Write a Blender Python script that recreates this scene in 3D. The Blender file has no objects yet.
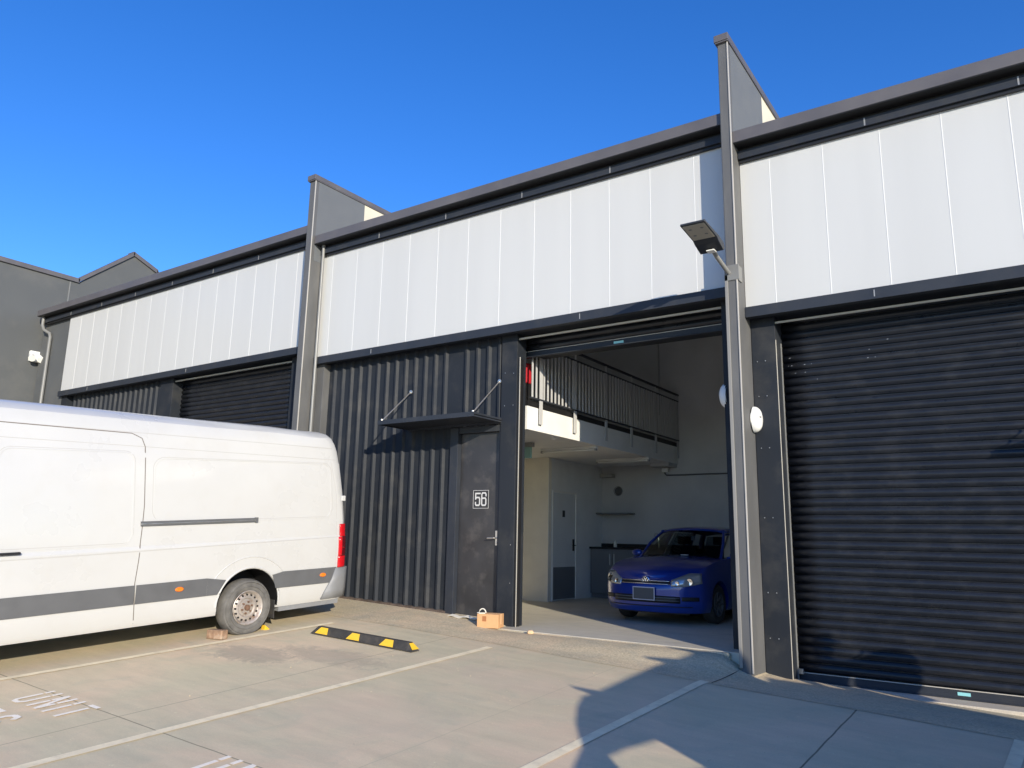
import bpy, bmesh, math, random
from mathutils import Vector, Matrix
R_ = math.radians
random.seed(7)
S = bpy.context.scene
COL = S.collection

# ------------------------------------------------------------------ camera
cam = bpy.data.cameras.new('camera'); camo = bpy.data.objects.new('camera', cam); COL.objects.link(camo)
RW = Matrix(((0.82471622, 0.09696825, 0.55717172), (0.56521726, -0.17494914, -0.80617755), (0.01930309, 0.97979077, -0.19909152)))
camo.matrix_world = Matrix.Translation((0, 0, 1.2)) @ RW.to_4x4()
cam.sensor_width = 36; cam.lens = 36 * 757.8 / 1024; cam.clip_end = 3000; cam.clip_start = 0.05
S.camera = camo

# ------------------------------------------------------------------ light
SUN_EL = R_(15.4)
SX, SY = 1.39 / 1.7123, -1 / 1.7123
sun_vec = Vector((SX * math.cos(SUN_EL), SY * math.cos(SUN_EL), math.sin(SUN_EL)))
w = bpy.data.worlds.new("World"); S.world = w; w.use_nodes = True
nt = w.node_tree; bg = nt.nodes['Background']
sky = nt.nodes.new('ShaderNodeTexSky'); sky.sky_type = 'NISHITA'; sky.sun_disc = False
sky.sun_elevation = SUN_EL; sky.sun_rotation = math.atan2(SX, SY)
sky.altitude = 600; sky.air_density = 1.0; sky.dust_density = 0.2; sky.ozone_density = 4.0
hs = nt.nodes.new('ShaderNodeHueSaturation'); hs.inputs['Saturation'].default_value = 1.22; hs.inputs['Hue'].default_value = 0.514
nt.links.new(sky.outputs[0], hs.inputs['Color']); nt.links.new(hs.outputs[0], bg.inputs['Color'])
bg.inputs['Strength'].default_value = 0.15
sl = bpy.data.lights.new('sun', 'SUN'); sl.energy = 3.35; sl.angle = R_(0.5); sl.color = (1.0, 0.90, 0.74)
so = bpy.data.objects.new('sun', sl); COL.objects.link(so)
so.rotation_euler = sun_vec.to_track_quat('Z', 'Y').to_euler()
S.view_settings.view_transform = 'Standard'; S.view_settings.look = 'None'
S.view_settings.exposure = 0.77; S.view_settings.gamma = 1; S.view_settings.use_curve_mapping = False

# ------------------------------------------------------------------ materials
def mat(name, col, rough=0.5, metal=0.0, var=0.0, vscale=3.0, bump=0.0, bscale=40.0, spec=None, coat=0.0, dirt=None, dscale=1.5, damt=0.0, stretch=(1, 1, 1), trans=0.0, emit=None, alpha=1.0):
    m = bpy.data.materials.new(name); m.use_nodes = True
    t = m.node_tree; N = t.nodes; b = N['Principled BSDF']
    b.inputs['Base Color'].default_value = (*col, 1); b.inputs['Roughness'].default_value = rough; b.inputs['Metallic'].default_value = metal
    if spec is not None: b.inputs['Specular IOR Level'].default_value = spec
    if coat: b.inputs['Coat Weight'].default_value = coat; b.inputs['Coat Roughness'].default_value = 0.06
    if trans: b.inputs['Transmission Weight'].default_value = trans
    if alpha < 1: b.inputs['Alpha'].default_value = alpha
    if emit: b.inputs['Emission Color'].default_value = (*emit, 1); b.inputs['Emission Strength'].default_value = 1
    tc = N.new('ShaderNodeTexCoord'); mp = N.new('ShaderNodeMapping'); t.links.new(tc.outputs['Object'], mp.inputs[0]); mp.inputs['Scale'].default_value = stretch
    last = None
    if var:
        n = N.new('ShaderNodeTexNoise'); n.inputs['Scale'].default_value = vscale; n.inputs['Detail'].default_value = 6; t.links.new(mp.outputs[0], n.inputs['Vector'])
        r = N.new('ShaderNodeMapRange'); r.inputs['From Min'].default_value = 0.3; r.inputs['From Max'].default_value = 0.7
        r.inputs['To Min'].default_value = 1 - var; r.inputs['To Max'].default_value = 1 + var; t.links.new(n.outputs[0], r.inputs[0])
        mx = N.new('ShaderNodeMix'); mx.data_type = 'RGBA'; mx.blend_type = 'MULTIPLY'; mx.inputs['Factor'].default_value = 1
        mx.inputs['A'].default_value = (*col, 1); t.links.new(r.outputs[0], mx.inputs['B']); last = mx.outputs['Result']
        rr = N.new('ShaderNodeMapRange'); rr.inputs['From Min'].default_value = 0.3; rr.inputs['From Max'].default_value = 0.7
        rr.inputs['To Min'].default_value = max(0.03, rough - 0.08); rr.inputs['To Max'].default_value = min(1, rough + 0.1)
        t.links.new(n.outputs[0], rr.inputs[0]); t.links.new(rr.outputs[0], b.inputs['Roughness'])
    if dirt:
        n = N.new('ShaderNodeTexNoise'); n.inputs['Scale'].default_value = dscale; n.inputs['Detail'].default_value = 9; n.inputs['Roughness'].default_value = 0.65; t.links.new(mp.outputs[0], n.inputs['Vector'])
        cr = N.new('ShaderNodeMapRange'); cr.inputs['From Min'].default_value = 0.5; cr.inputs['From Max'].default_value = 0.75; cr.inputs['To Max'].default_value = damt
        t.links.new(n.outputs[0], cr.inputs[0])
        mx = N.new('ShaderNodeMix'); mx.data_type = 'RGBA'; t.links.new(cr.outputs[0], mx.inputs['Factor'])
        if last: t.links.new(last, mx.inputs['A'])
        else: mx.inputs['A'].default_value = (*col, 1)
        mx.inputs['B'].default_value = (*dirt, 1); last = mx.outputs['Result']
    if last: t.links.new(last, b.inputs['Base Color'])
    if bump:
        n = N.new('ShaderNodeTexNoise'); n.inputs['Scale'].default_value = bscale; n.inputs['Detail'].default_value = 5; t.links.new(mp.outputs[0], n.inputs['Vector'])
        bp = N.new('ShaderNodeBump'); bp.inputs['Strength'].default_value = bump; bp.inputs['Distance'].default_value = 0.01
        t.links.new(n.outputs[0], bp.inputs['Height']); t.links.new(bp.outputs[0], b.inputs['Normal'])
    return m

M = {}
M['charcoal'] = mat('charcoal_steel', (0.020, 0.024, 0.031), 0.58, spec=0.25, var=0.12, vscale=1.2, dirt=(0.09, 0.085, 0.075), dscale=2.2, damt=0.35, bump=0.04, bscale=6)
M['charcoal_b'] = mat('charcoal_trim', (0.028, 0.033, 0.043), 0.50, spec=0.35, var=0.10, vscale=2.0, dirt=(0.08, 0.075, 0.065), dscale=3, damt=0.3)
M['slat'] = mat('shutter_slats', (0.014, 0.016, 0.021), 0.34, spec=0.42, var=0.06, vscale=9, dirt=(0.07, 0.07, 0.07), dscale=5.0, damt=0.3, stretch=(0.6, 1, 1), bump=0.05, bscale=9)
M['gutter'] = mat('brown_grey_gutter', (0.108, 0.102, 0.107), 0.5, var=0.08, vscale=2.0, dirt=(0.15, 0.14, 0.13), dscale=4, damt=0.25)
M['pillar'] = mat('grey_painted_pillar', (0.112, 0.113, 0.113), 0.62, var=0.10, vscale=2.5, bump=0.12, bscale=30, dirt=(0.19, 0.185, 0.17), dscale=2.5, damt=0.35, stretch=(1, 1, 0.4))
M['render'] = mat('grey_rendered_wall', (0.092, 0.098, 0.100), 0.8, var=0.08, vscale=0.8, bump=0.2, bscale=50, dirt=(0.16, 0.155, 0.14), dscale=0.7, damt=0.5)
M['cream'] = mat('cream_painted_block', (0.62, 0.57, 0.45), 0.8, var=0.05, bump=0.1)
M['galv'] = mat('galvanised_metal', (0.55, 0.55, 0.53), 0.35, metal=0.9, var=0.1, vscale=8)
M['rail_metal'] = mat('railing_grey', (0.50, 0.50, 0.49), 0.5, var=0.05)
M['grey_metal'] = mat('grey_metal', (0.36, 0.36, 0.35), 0.42, metal=0.3, var=0.08)
M['downpipe'] = mat('downpipe_paint', (0.20, 0.20, 0.19), 0.35, var=0.08)
M['white_plastic'] = mat('white_plastic', (0.78, 0.78, 0.74), 0.35, var=0.04)
M['white_wall'] = mat('white_board', (0.80, 0.79, 0.74), 0.75, var=0.04)
M['beige'] = mat('beige_board', (0.83, 0.79, 0.67), 0.8, var=0.05)
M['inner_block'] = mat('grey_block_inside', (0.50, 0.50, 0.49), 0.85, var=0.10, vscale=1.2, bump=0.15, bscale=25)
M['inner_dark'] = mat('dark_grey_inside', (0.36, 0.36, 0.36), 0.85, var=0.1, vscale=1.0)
M['door_grey'] = mat('light_grey_door', (0.70, 0.72, 0.71), 0.5, var=0.04)
M['black'] = mat('black_plastic', (0.012, 0.012, 0.013), 0.5)
M['rubber'] = mat('tyre_rubber', (0.13, 0.125, 0.115), 0.85, var=0.25, vscale=10, bump=0.3, bscale=80)
M['rubber_blk'] = mat('black_rubber', (0.035, 0.034, 0.033), 0.8, var=0.25, vscale=12, bump=0.3, bscale=60, dirt=(0.12, 0.10, 0.08), dscale=8, damt=0.5)
M['van_white'] = mat('van_white_paint', (0.52, 0.52, 0.505), 0.32, var=0.02, vscale=1.3, coat=0.35, dirt=(0.46, 0.44, 0.39), dscale=3.2, damt=0.22)
M['van_grey'] = mat('van_grey_plastic', (0.105, 0.108, 0.112), 0.6, var=0.08, vscale=5)
M['van_bumper'] = mat('van_bumper_plastic', (0.21, 0.215, 0.22), 0.55, var=0.08, vscale=5)
M['seam'] = mat('seam_shadow_gap', (0.16, 0.14, 0.12), 0.9)
M['crease_shade'] = mat('pressed_edge_shade', (0.42, 0.41, 0.39), 0.6)  # grey that puts the shade of pressed edges and creases into colour
M['rim'] = mat('rusty_silver_rim', (0.46, 0.42, 0.38), 0.45, metal=0.5, var=0.1, dirt=(0.22, 0.11, 0.05), dscale=11, damt=1.0)
M['red_lens'] = mat('red_lens', (0.55, 0.006, 0.012), 0.12, coat=0.6)
M['dark_red'] = mat('dark_red_lens', (0.10, 0.004, 0.008), 0.15, coat=0.6)
M['orange_lens'] = mat('orange_lens', (0.80, 0.20, 0.02), 0.2, coat=0.4)
M['yellow'] = mat('reflective_yellow', (0.80, 0.50, 0.03), 0.5, var=0.10, vscale=20, dirt=(0.30, 0.2, 0.06), dscale=20, damt=0.5)
M['timber'] = mat('weathered_brick', (0.30, 0.19, 0.12), 0.9, var=0.35, vscale=14, bump=0.5, bscale=40, dirt=(0.45, 0.40, 0.32), dscale=12, damt=0.7)
M['carton'] = mat('orange_brown_cardboard', (0.60, 0.34, 0.16), 0.75, var=0.06, vscale=8)
M['carton_tape'] = mat('pale_tape', (0.82, 0.52, 0.28), 0.4)
M['rope'] = mat('white_cord', (0.75, 0.72, 0.62), 0.8)
M['paint_line'] = mat('cream_road_paint', (0.88, 0.76, 0.52), 0.75, var=0.08, vscale=6, dirt=(0.60, 0.52, 0.36), dscale=9, damt=0.7, bump=0.2, bscale=90)
M['paint_white'] = mat('white_road_paint', (0.93, 0.86, 0.74), 0.75, var=0.03, vscale=8, dirt=(0.6, 0.54, 0.42), dscale=14, damt=0.4, bump=0.2, bscale=90)
M['car_blue'] = mat('blue_car_paint', (0.003, 0.034, 0.27), 0.28, metal=0.2, coat=1.0)
M['chrome'] = mat('chrome', (0.85, 0.85, 0.86), 0.12, metal=1.0)
M['headlamp'] = mat('headlamp_lens', (0.45, 0.47, 0.48), 0.10, metal=0.5, coat=1.0)
M['plate'] = mat('blank_plate', (0.07, 0.075, 0.08), 0.5)
M['plate_frame'] = mat('plate_frame', (0.55, 0.53, 0.58), 0.4)
M['seat'] = mat('dark_seat_cloth', (0.03, 0.03, 0.035), 0.9)
M['lens_panel'] = mat('lamp_glass', (0.42, 0.40, 0.34), 0.3, coat=0.3)
M['laminate'] = mat('grey_laminate', (0.16, 0.17, 0.18), 0.5)
M['bench'] = mat('black_benchtop', (0.015, 0.017, 0.02), 0.25)
M['sign_black'] = mat('sign_black', (0.03, 0.03, 0.032), 0.5)
M['sign_white'] = mat('sign_white', (0.58, 0.58, 0.56), 0.5)
M['skin'] = mat('skin', (0.50, 0.30, 0.21), 0.6)
M['cloth'] = mat('dark_cloth', (0.05, 0.06, 0.09), 0.9)
M['hair'] = mat('hair', (0.03, 0.02, 0.015), 0.7)
M['roofsheet'] = mat('grey_roof_sheet', (0.14, 0.13, 0.125), 0.5, var=0.05)
M['paper'] = mat('white_scrap', (0.72, 0.68, 0.58), 0.8, var=0.08, vscale=20)
M['green_sign'] = mat('pale_green_acrylic', (0.30, 0.50, 0.45), 0.3)
M['red_paint'] = mat('red_paint', (0.45, 0.02, 0.03), 0.4)
M['sticker'] = mat('pale_blue_sticker', (0.30, 0.66, 0.68), 0.4)
M['pale_trim'] = mat('pale_painted_angle', (0.50, 0.47, 0.40), 0.45)
M['steel_door_pull'] = mat('satin_steel', (0.70, 0.66, 0.60), 0.3, metal=0.85)

def glass_mat():
    m = bpy.data.materials.new('tinted_glass'); m.use_nodes = True; t = m.node_tree; N = t.nodes
    for n in list(N): N.remove(n)
    o = N.new('ShaderNodeOutputMaterial'); mx = N.new('ShaderNodeMixShader'); tr = N.new('ShaderNodeBsdfTransparent'); gl = N.new('ShaderNodeBsdfGlossy')
    tr.inputs[0].default_value = (0.42, 0.46, 0.45, 1); gl.inputs['Roughness'].default_value = 0.02; gl.inputs[0].default_value = (0.9, 0.9, 0.9, 1)
    fr = N.new('ShaderNodeFresnel'); fr.inputs[0].default_value = 1.5
    t.links.new(fr.outputs[0], mx.inputs[0]); t.links.new(tr.outputs[0], mx.inputs[1]); t.links.new(gl.outputs[0], mx.inputs[2]); t.links.new(mx.outputs[0], o.inputs[0])
    return m
M['glass'] = glass_mat()

def cladding_mat():   # white multiwall cladding: slight gloss, faint vertical flutes, rain streaks
    m = mat('white_cladding', (0.70, 0.705, 0.68), 0.30, spec=0.5)
    t = m.node_tree; N = t.nodes; b = N['Principled BSDF']
    tc = N.new('ShaderNodeTexCoord'); mp = N.new('ShaderNodeMapping'); mp.inputs['Scale'].default_value = (1.3, 1, 0.12); t.links.new(tc.outputs['Object'], mp.inputs[0])
    n = N.new('ShaderNodeTexNoise'); n.inputs['Scale'].default_value = 2.2; n.inputs['Detail'].default_value = 8; t.links.new(mp.outputs[0], n.inputs['Vector'])
    cr = N.new('ShaderNodeMapRange'); cr.inputs['From Min'].default_value = 0.35; cr.inputs['From Max'].default_value = 0.75; cr.inputs['To Min'].default_value = 1.01; cr.inputs['To Max'].default_value = 0.965
    t.links.new(n.outputs[0], cr.inputs[0])
    mx = N.new('ShaderNodeMix'); mx.data_type = 'RGBA'; mx.blend_type = 'MULTIPLY'; mx.inputs['Factor'].default_value = 1; mx.inputs['A'].default_value = (0.70, 0.705, 0.68, 1)
    t.links.new(cr.outputs[0], mx.inputs['B']); t.links.new(mx.outputs['Result'], b.inputs['Base Color'])
    n2 = N.new('ShaderNodeTexNoise'); n2.inputs['Scale'].default_value = 0.9; n2.inputs['Detail'].default_value = 1; t.links.new(tc.outputs['Object'], n2.inputs['Vector'])
    bp = N.new('ShaderNodeBump'); bp.inputs['Strength'].default_value = 0.15; bp.inputs['Distance'].default_value = 0.015
    t.links.new(n2.outputs[0], bp.inputs['Height']); t.links.new(bp.outputs[0], b.inputs['Normal'])
    tl = N.new('ShaderNodeBsdfTranslucent'); tl.inputs[0].default_value = (0.85, 0.88, 0.88, 1); ms = N.new('ShaderNodeMixShader'); ms.inputs[0].default_value = 0.18
    t.links.new(b.outputs[0], ms.inputs[1]); t.links.new(tl.outputs[0], ms.inputs[2]); t.links.new(ms.outputs[0], N['Material Output'].inputs[0])
    return m
M['clad'] = cladding_mat()
M['clad_joint'] = mat('white_joint_strip', (0.715, 0.72, 0.70), 0.35)

def concrete(name, ca, cb, cc, grain, joints=False, rough=0.8, grain_amt=0.12, bump=0.25):
    m = bpy.data.materials.new(name); m.use_nodes = True; t = m.node_tree; N = t.nodes; L = t.links.new; b = N['Principled BSDF']
    tc = N.new('ShaderNodeTexCoord'); P = tc.outputs['Object']
    def noise(scale, det=5, rg=0.55, vec=None, dist=0.0):
        n = N.new('ShaderNodeTexNoise'); n.inputs['Scale'].default_value = scale; n.inputs['Detail'].default_value = det; n.inputs['Roughness'].default_value = rg; n.inputs['Distortion'].default_value = dist
        L(vec or P, n.inputs['Vector']); return n.outputs[0]
    def rng(x, a, bb, c, d):
        r = N.new('ShaderNodeMapRange'); r.inputs[1].default_value = a; r.inputs[2].default_value = bb; r.inputs[3].default_value = c; r.inputs[4].default_value = d; L(x, r.inputs[0]); return r.outputs[0]
    def mix(f, A, B, mode='MIX'):
        x = N.new('ShaderNodeMix'); x.data_type = 'RGBA'; x.blend_type = mode
        if isinstance(f, float): x.inputs['Factor'].default_value = f
        else: L(f, x.inputs['Factor'])
        for k, v in (('A', A), ('B', B)):
            if isinstance(v, tuple): x.inputs[k].default_value = (*v, 1)
            else: L(v, x.inputs[k])
        return x.outputs['Result']
    c = mix(rng(noise(0.55, 4, 0.6, dist=0.6), 0.38, 0.62, 0, 1), ca, cb)
    c = mix(rng(noise(1.4, 7, 0.65, dist=1.0), 0.5, 0.72, 0, 0.8), c, cc)
    mp = N.new('ShaderNodeMapping'); mp.inputs['Scale'].default_value = (0.6, 3.0, 1); mp.inputs['Rotation'].default_value = (0, 0, 0.5); L(P, mp.inputs[0])
    c = mix(rng(noise(2.0, 8, 0.7, mp.outputs[0]), 0.35, 0.7, 1.06, 0.90), c, c) if False else c
    c = mix(1.0, c, rng(noise(2.0, 8, 0.7, mp.outputs[0]), 0.3, 0.7, 1.07, 0.91), 'MULTIPLY')
    g = rng(noise(grain, 3, 0.7), 0.3, 0.7, 1 - grain_amt, 1 + grain_amt); c = mix(1.0, c, g, 'MULTIPLY')
    st = rng(noise(6.5, 6, 0.75), 0.68, 0.74, 0, 0.45); c = mix(st, c, tuple(v * 0.55 for v in ca))
    sp = rng(noise(21.0, 2, 0.5), 0.72, 0.76, 0, 0.5); c = mix(sp, c, tuple(min(0.8, v * 1.45) for v in ca))
    if False:
      pass
    if joints:      # tyre rubbed and oily spots
        for (px_, py_, rx, ry, am) in ((-7.75, 5.95, 0.55, 0.30, 0.40), (-6.95, 6.45, 0.75, 0.28, 0.30), (-4.6, 6.9, 0.9, 0.35, -0.25), (-5.0, 5.2, 0.8, 0.5, -0.18)):
            mq = N.new('ShaderNodeMapping'); mq.inputs['Location'].default_value = (-px_ / rx, -py_ / ry, 0); mq.inputs['Scale'].default_value = (1 / rx, 1 / ry, 0); L(P, mq.inputs[0])
            ln = N.new('ShaderNodeVectorMath'); ln.operation = 'LENGTH'; L(mq.outputs[0], ln.inputs[0])
            ad = N.new('ShaderNodeMath'); ad.operation = 'MULTIPLY_ADD'; L(noise(4.5, 8, 0.75, dist=1.5), ad.inputs[0]); ad.inputs[1].default_value = -2.6; L(ln.outputs['Value'], ad.inputs[2])
            c = mix(rng(ad.outputs[0], -0.55, -0.05, abs(am), 0), c, (0.16, 0.16, 0.15) if am > 0 else (0.66, 0.50, 0.38))
    if joints:
        sx = N.new('ShaderNodeSeparateXYZ'); L(P, sx.inputs[0])
        def line(val_socket, pos, hw):
            a = N.new('ShaderNodeMath'); a.operation = 'SUBTRACT'; L(val_socket, a.inputs[0]); a.inputs[1].default_value = pos
            bb = N.new('ShaderNodeMath'); bb.operation = 'ABSOLUTE'; L(a.outputs[0], bb.inputs[0])
            return rng(bb.outputs[0], hw * 0.5, hw, 1, 0)
        # wobble
        wob = N.new('ShaderNodeMath'); wob.operation = 'MULTIPLY_ADD'; L(noise(1.5, 4), wob.inputs[0]); wob.inputs[1].default_value = 0.03; L(sx.outputs['Y'], wob.inputs[2])
        for pos in (3.835, -0.9, -5.6):
            c = mix(line(wob.outputs[0], pos, 0.009), c, tuple(v * 0.50 for v in ca))
        wx = N.new('ShaderNodeMath'); wx.operation = 'MULTIPLY_ADD'; L(noise(1.2, 4), wx.inputs[0]); wx.inputs[1].default_value = 0.04
        ax = N.new('ShaderNodeMath'); ax.operation = 'MULTIPLY_ADD'; L(sx.outputs['Y'], ax.inputs[0]); ax.inputs[1].default_value = -0.03; L(sx.outputs['X'], ax.inputs[2]); L(ax.outputs[0], wx.inputs[2])
        for pos, hw, dk in ((-6.76, 0.007, 0.55), (-1.79, 0.010, 0.30), (-11.7, 0.007, 0.5), (3.2, 0.01, 0.3), (-4.3, 0.004, 0.8)):
            c = mix(line(wx.outputs[0], pos, hw), c, tuple(v * dk for v in ca))
    L(c, b.inputs['Base Color'])
    L(rng(noise(3.0, 6), 0.3, 0.7, rough - 0.12, min(1, rough + 0.1)), b.inputs['Roughness'])
    bp = N.new('ShaderNodeBump'); bp.inputs['Strength'].default_value = bump; bp.inputs['Distance'].default_value = 0.004
    L(noise(grain * 0.6, 4, 0.7), bp.inputs['Height']); L(bp.outputs[0], b.inputs['Normal'])
    return m
M['slab'] = concrete('parking_concrete', (0.60, 0.525, 0.35), (0.70, 0.55, 0.375), (0.52, 0.475, 0.33), 85, True, 0.8, 0.06, 0.15)
M['apron'] = concrete('apron_concrete', (0.55, 0.475, 0.315), (0.66, 0.51, 0.33), (0.41, 0.38, 0.28), 42, False, 0.9, 0.26, 0.7)
M['floor_in'] = concrete('garage_floor_concrete', (0.60, 0.555, 0.45), (0.66, 0.61, 0.50), (0.50, 0.475, 0.40), 70, False, 0.55, 0.05, 0.1)
M['thresh'] = concrete('threshold_concrete', (0.56, 0.50, 0.40), (0.62, 0.55, 0.45), (0.5, 0.46, 0.38), 60, False, 0.85, 0.1, 0.3)

# ------------------------------------------------------------------ mesh helpers
class MB:
    def __init__(s): s.v = []; s.f = []; s.m = []
    def add(s, vs, fs, mi=0):
        o = len(s.v); s.v += [tuple(p) for p in vs]; s.f += [tuple(i + o for i in f) for f in fs]; s.m += [mi] * len(fs); return s
    def box(s, x0, x1, y0, y1, z0, z1, mi=0):
        if x0 > x1: x0, x1 = x1, x0
        if y0 > y1: y0, y1 = y1, y0
        if z0 > z1: z0, z1 = z1, z0
        return s.add([(x0, y0, z0), (x1, y0, z0), (x1, y1, z0), (x0, y1, z0), (x0, y0, z1), (x1, y0, z1), (x1, y1, z1), (x0, y1, z1)],
                     [(0, 3, 2, 1), (4, 5, 6, 7), (0, 1, 5, 4), (1, 2, 6, 5), (2, 3, 7, 6), (3, 0, 4, 7)], mi)
    def prism(s, pts, axis, a, b, mi=0):   # pts 2-D polygon, extruded along axis from a to b
        n = len(pts)
        def P(p, t): return {'x': (t, p[0], p[1]), 'y': (p[0], t, p[1]), 'z': (p[0], p[1], t)}[axis]
        return s.add([P(p, a) for p in pts] + [P(p, b) for p in pts],
                     [tuple(range(n)), tuple(range(2 * n - 1, n - 1, -1))] + [(i, i + n, (i + 1) % n + n, (i + 1) % n) for i in range(n)], mi)
    def tube(s, pts, r, n=10, mi=0, cap=True):
        pts = [Vector(p) for p in pts]; rings = []
        rr = r if isinstance(r, (list, tuple)) else [r] * len(pts)
        for i, p in enumerate(pts):
            d = (pts[min(i + 1, len(pts) - 1)] - pts[max(i - 1, 0)]).normalized()
            up = Vector((0, 0, 1)) if abs(d.z) < 0.95 else Vector((1, 0, 0))
            a = d.cross(up).normalized(); b = d.cross(a).normalized()
            rings.append([p + (a * math.cos(2 * math.pi * k / n) + b * math.sin(2 * math.pi * k / n)) * rr[i] for k in range(n)])
        vs = [q for rg in rings for q in rg]; fs = []
        for i in range(len(pts) - 1):
            for k in range(n): fs.append((i * n + k, i * n + (k + 1) % n, (i + 1) * n + (k + 1) % n, (i + 1) * n + k))
        if cap: fs += [tuple(range(n - 1, -1, -1)), tuple((len(pts) - 1) * n + k for k in range(n))]
        return s.add(vs, fs, mi)
    def lathe(s, prof, axis, c, n=24, mi=0, a0=0, a1=2 * math.pi):   # prof [(r, h)], about axis through c
        full = abs(a1 - a0 - 2 * math.pi) < 1e-6; k = n if full else n + 1; vs = []
        for i in range(k):
            a = a0 + (a1 - a0) * i / n
            for r, h in prof:
                p = {'z': (r * math.cos(a), r * math.sin(a), h), 'x': (h, r * math.cos(a), r * math.sin(a)), 'y': (r * math.cos(a), h, r * math.sin(a))}[axis]
                vs.append((p[0] + c[0], p[1] + c[1], p[2] + c[2]))
        m = len(prof); fs = []
        for i in range(n):
            j = (i + 1) % k
            for q in range(m - 1): fs.append((i * m + q, j * m + q, j * m + q + 1, i * m + q + 1))
        return s.add(vs, fs, mi)
    def grid(s, rows, mi=0, flip=False):
        m = len(rows[0]); vs = [p for r in rows for p in r]; fs = []
        for i in range(len(rows) - 1):
            for j in range(m - 1):
                f = (i * m + j, i * m + j + 1, (i + 1) * m + j + 1, (i + 1) * m + j); fs.append(f[::-1] if flip else f)
        return s.add(vs, fs, mi)
    def build(s, name, mats, parent=None, smooth=False, bevel=0.0, solid=0.0, fix=True, world=True, seg=2, subsurf=0):
        me = bpy.data.meshes.new(name)
        off = Vector((0, 0, 0))
        if parent and world: off = parent['_org'] if False else Vector(ORG.get(parent.name, (0, 0, 0)))
        me.from_pydata([(p[0] - off.x, p[1] - off.y, p[2] - off.z) for p in s.v], [], s.f)
        if not isinstance(mats, (list, tuple)): mats = [mats]
        for mm in mats: me.materials.append(mm)
        me.polygons.foreach_set('material_index', s.m)
        bm = bmesh.new(); bm.from_mesh(me)
        bmesh.ops.remove_doubles(bm, verts=bm.verts, dist=1e-5)
        if fix: bmesh.ops.recalc_face_normals(bm, faces=bm.faces)
        if smooth:
            lim = R_(smooth if smooth is not True else 35)
            for f in bm.faces: f.smooth = True
            for e in bm.edges:
                if len(e.link_faces) == 2 and e.calc_face_angle(0) > lim: e.smooth = False
        bm.to_mesh(me); bm.free()
        o = bpy.data.objects.new(name, me); COL.objects.link(o)
        ORG[o.name] = tuple(off)
        if parent: o.parent = parent
        if solid: md = o.modifiers.new('solid', 'SOLIDIFY'); md.thickness = solid; md.offset = 0
        if subsurf: md = o.modifiers.new('sub', 'SUBSURF'); md.levels = subsurf; md.render_levels = subsurf
        if bevel:
            md = o.modifiers.new('bevel', 'BEVEL'); md.width = bevel; md.segments = seg; md.limit_method = 'ANGLE'; md.angle_limit = R_(40); md.use_clamp_overlap = True
        return o
ORG = {}
def tag(o, label=None, cat=None, group=None, kind=None):
    if label: o['label'] = label
    if cat: o['category'] = cat
    if group: o['group'] = group
    if kind: o['kind'] = kind
    return o
def thing(name, loc, label, cat, group=None, rot=None):
    o = bpy.data.objects.new(name, None); COL.objects.link(o); o.location = loc; o.empty_display_size = 0.2
    if rot: o.rotation_euler = rot
    ORG[o.name] = loc
    return tag(o, label, cat, group)
def solo(mb, name, mats, loc, label, cat, group=None, kind=None, **k):   # a one-mesh thing whose origin sits at loc
    class Q: pass
    o = mb.build(name, mats, **k)
    for v in o.data.vertices: v.co -= Vector(loc)
    o.location = loc
    return tag(o, label, cat, group, kind)

# ------------------------------------------------------------------ ground
def sm(a, b, x):
    t = min(1, max(0, (x - a) / (b - a))); return t * t * (3 - 2 * t)
def plane(x, y):
    xx = max(-18.0, min(4.0, x)); yy = y if y > 2.4 else 2.4 + max(-3, (y - 2.4)) * 0.25
    return -0.04 * (xx + 7) + 0.064 * (yy - 9.287)
YE = 8.0
FZ_ = -0.06
def gz(x, y):
    if y <= YE: return plane(x, y)
    k = sm(-3.7, -2.5, x)
    slope = 0.064 * (1 - k) + (-0.055) * k
    z = plane(x, YE) + (y - YE) * slope
    t = sm(-6.9, -6.3, x) * (1 - sm(-3.3, -2.9, x))        # slight rise towards the open door's sill
    z += t * (FZ_ - 0.015 - z) * sm(8.3, 9.1, y)
    if -6.44 < x < -3.1 and y > 9.12: z = min(z, FZ_ - 0.06)
    return z
def frange(a, b, n): return [a + (b - a) * i / n for i in range(n + 1)]
xs = [-400, -150, -60, -30] + frange(-24, -8, 20) + frange(-7.8, 0.6, 42) + frange(1, 8, 14) + [12, 30, 60, 150, 400]
ys = [-400, -150, -60, -30, -14, -8, -5] + frange(-4, 2.2, 16) + frange(2.4, 8.0, 28) + frange(8.1, 9.6, 15)
g = MB(); g.grid([[(x, y, gz(x, y)) for x in xs] for y in ys])
g.grid([[(x, 9.6, gz(x, 9.6)) for x in xs], [(x, 9.62, -1.2) for x in xs], [(x, 400, -1.2) for x in xs]])
gr = g.build('ground', M['slab'], smooth=True, fix=True); tag(gr, 'worn beige grey concrete car park slab', None, None, 'structure')
for p in gr.data.polygons: pass
def drape(name, pts_fn, nx, ny, lift, m, label=None, thick=0.0):
    b = MB(); b.grid([[(lambda q: (q[0], q[1], gz(*q) + lift))(pts_fn(i / nx, j / ny)) for i in range(nx + 1)] for j in range(ny + 1)])
    o = b.build(name, m); tag(o, label, None, None, 'structure'); return o
def ye(x): return 8.20 + (-0.045) * max(0, x + 6.5) if x > -6.5 else 8.20 - 0.01 * (x + 6.5)
drape('apron', lambda u, v: (lambda x: (x, ye(x) + 0.025 * math.sin(x * 3.1) * 0.4 + v * (9.6 - ye(x))))(-24 + 36 * u), 180, 12, 0.004, M['apron'], 'rough grey brown concrete apron along the foot of the facade')
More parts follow.
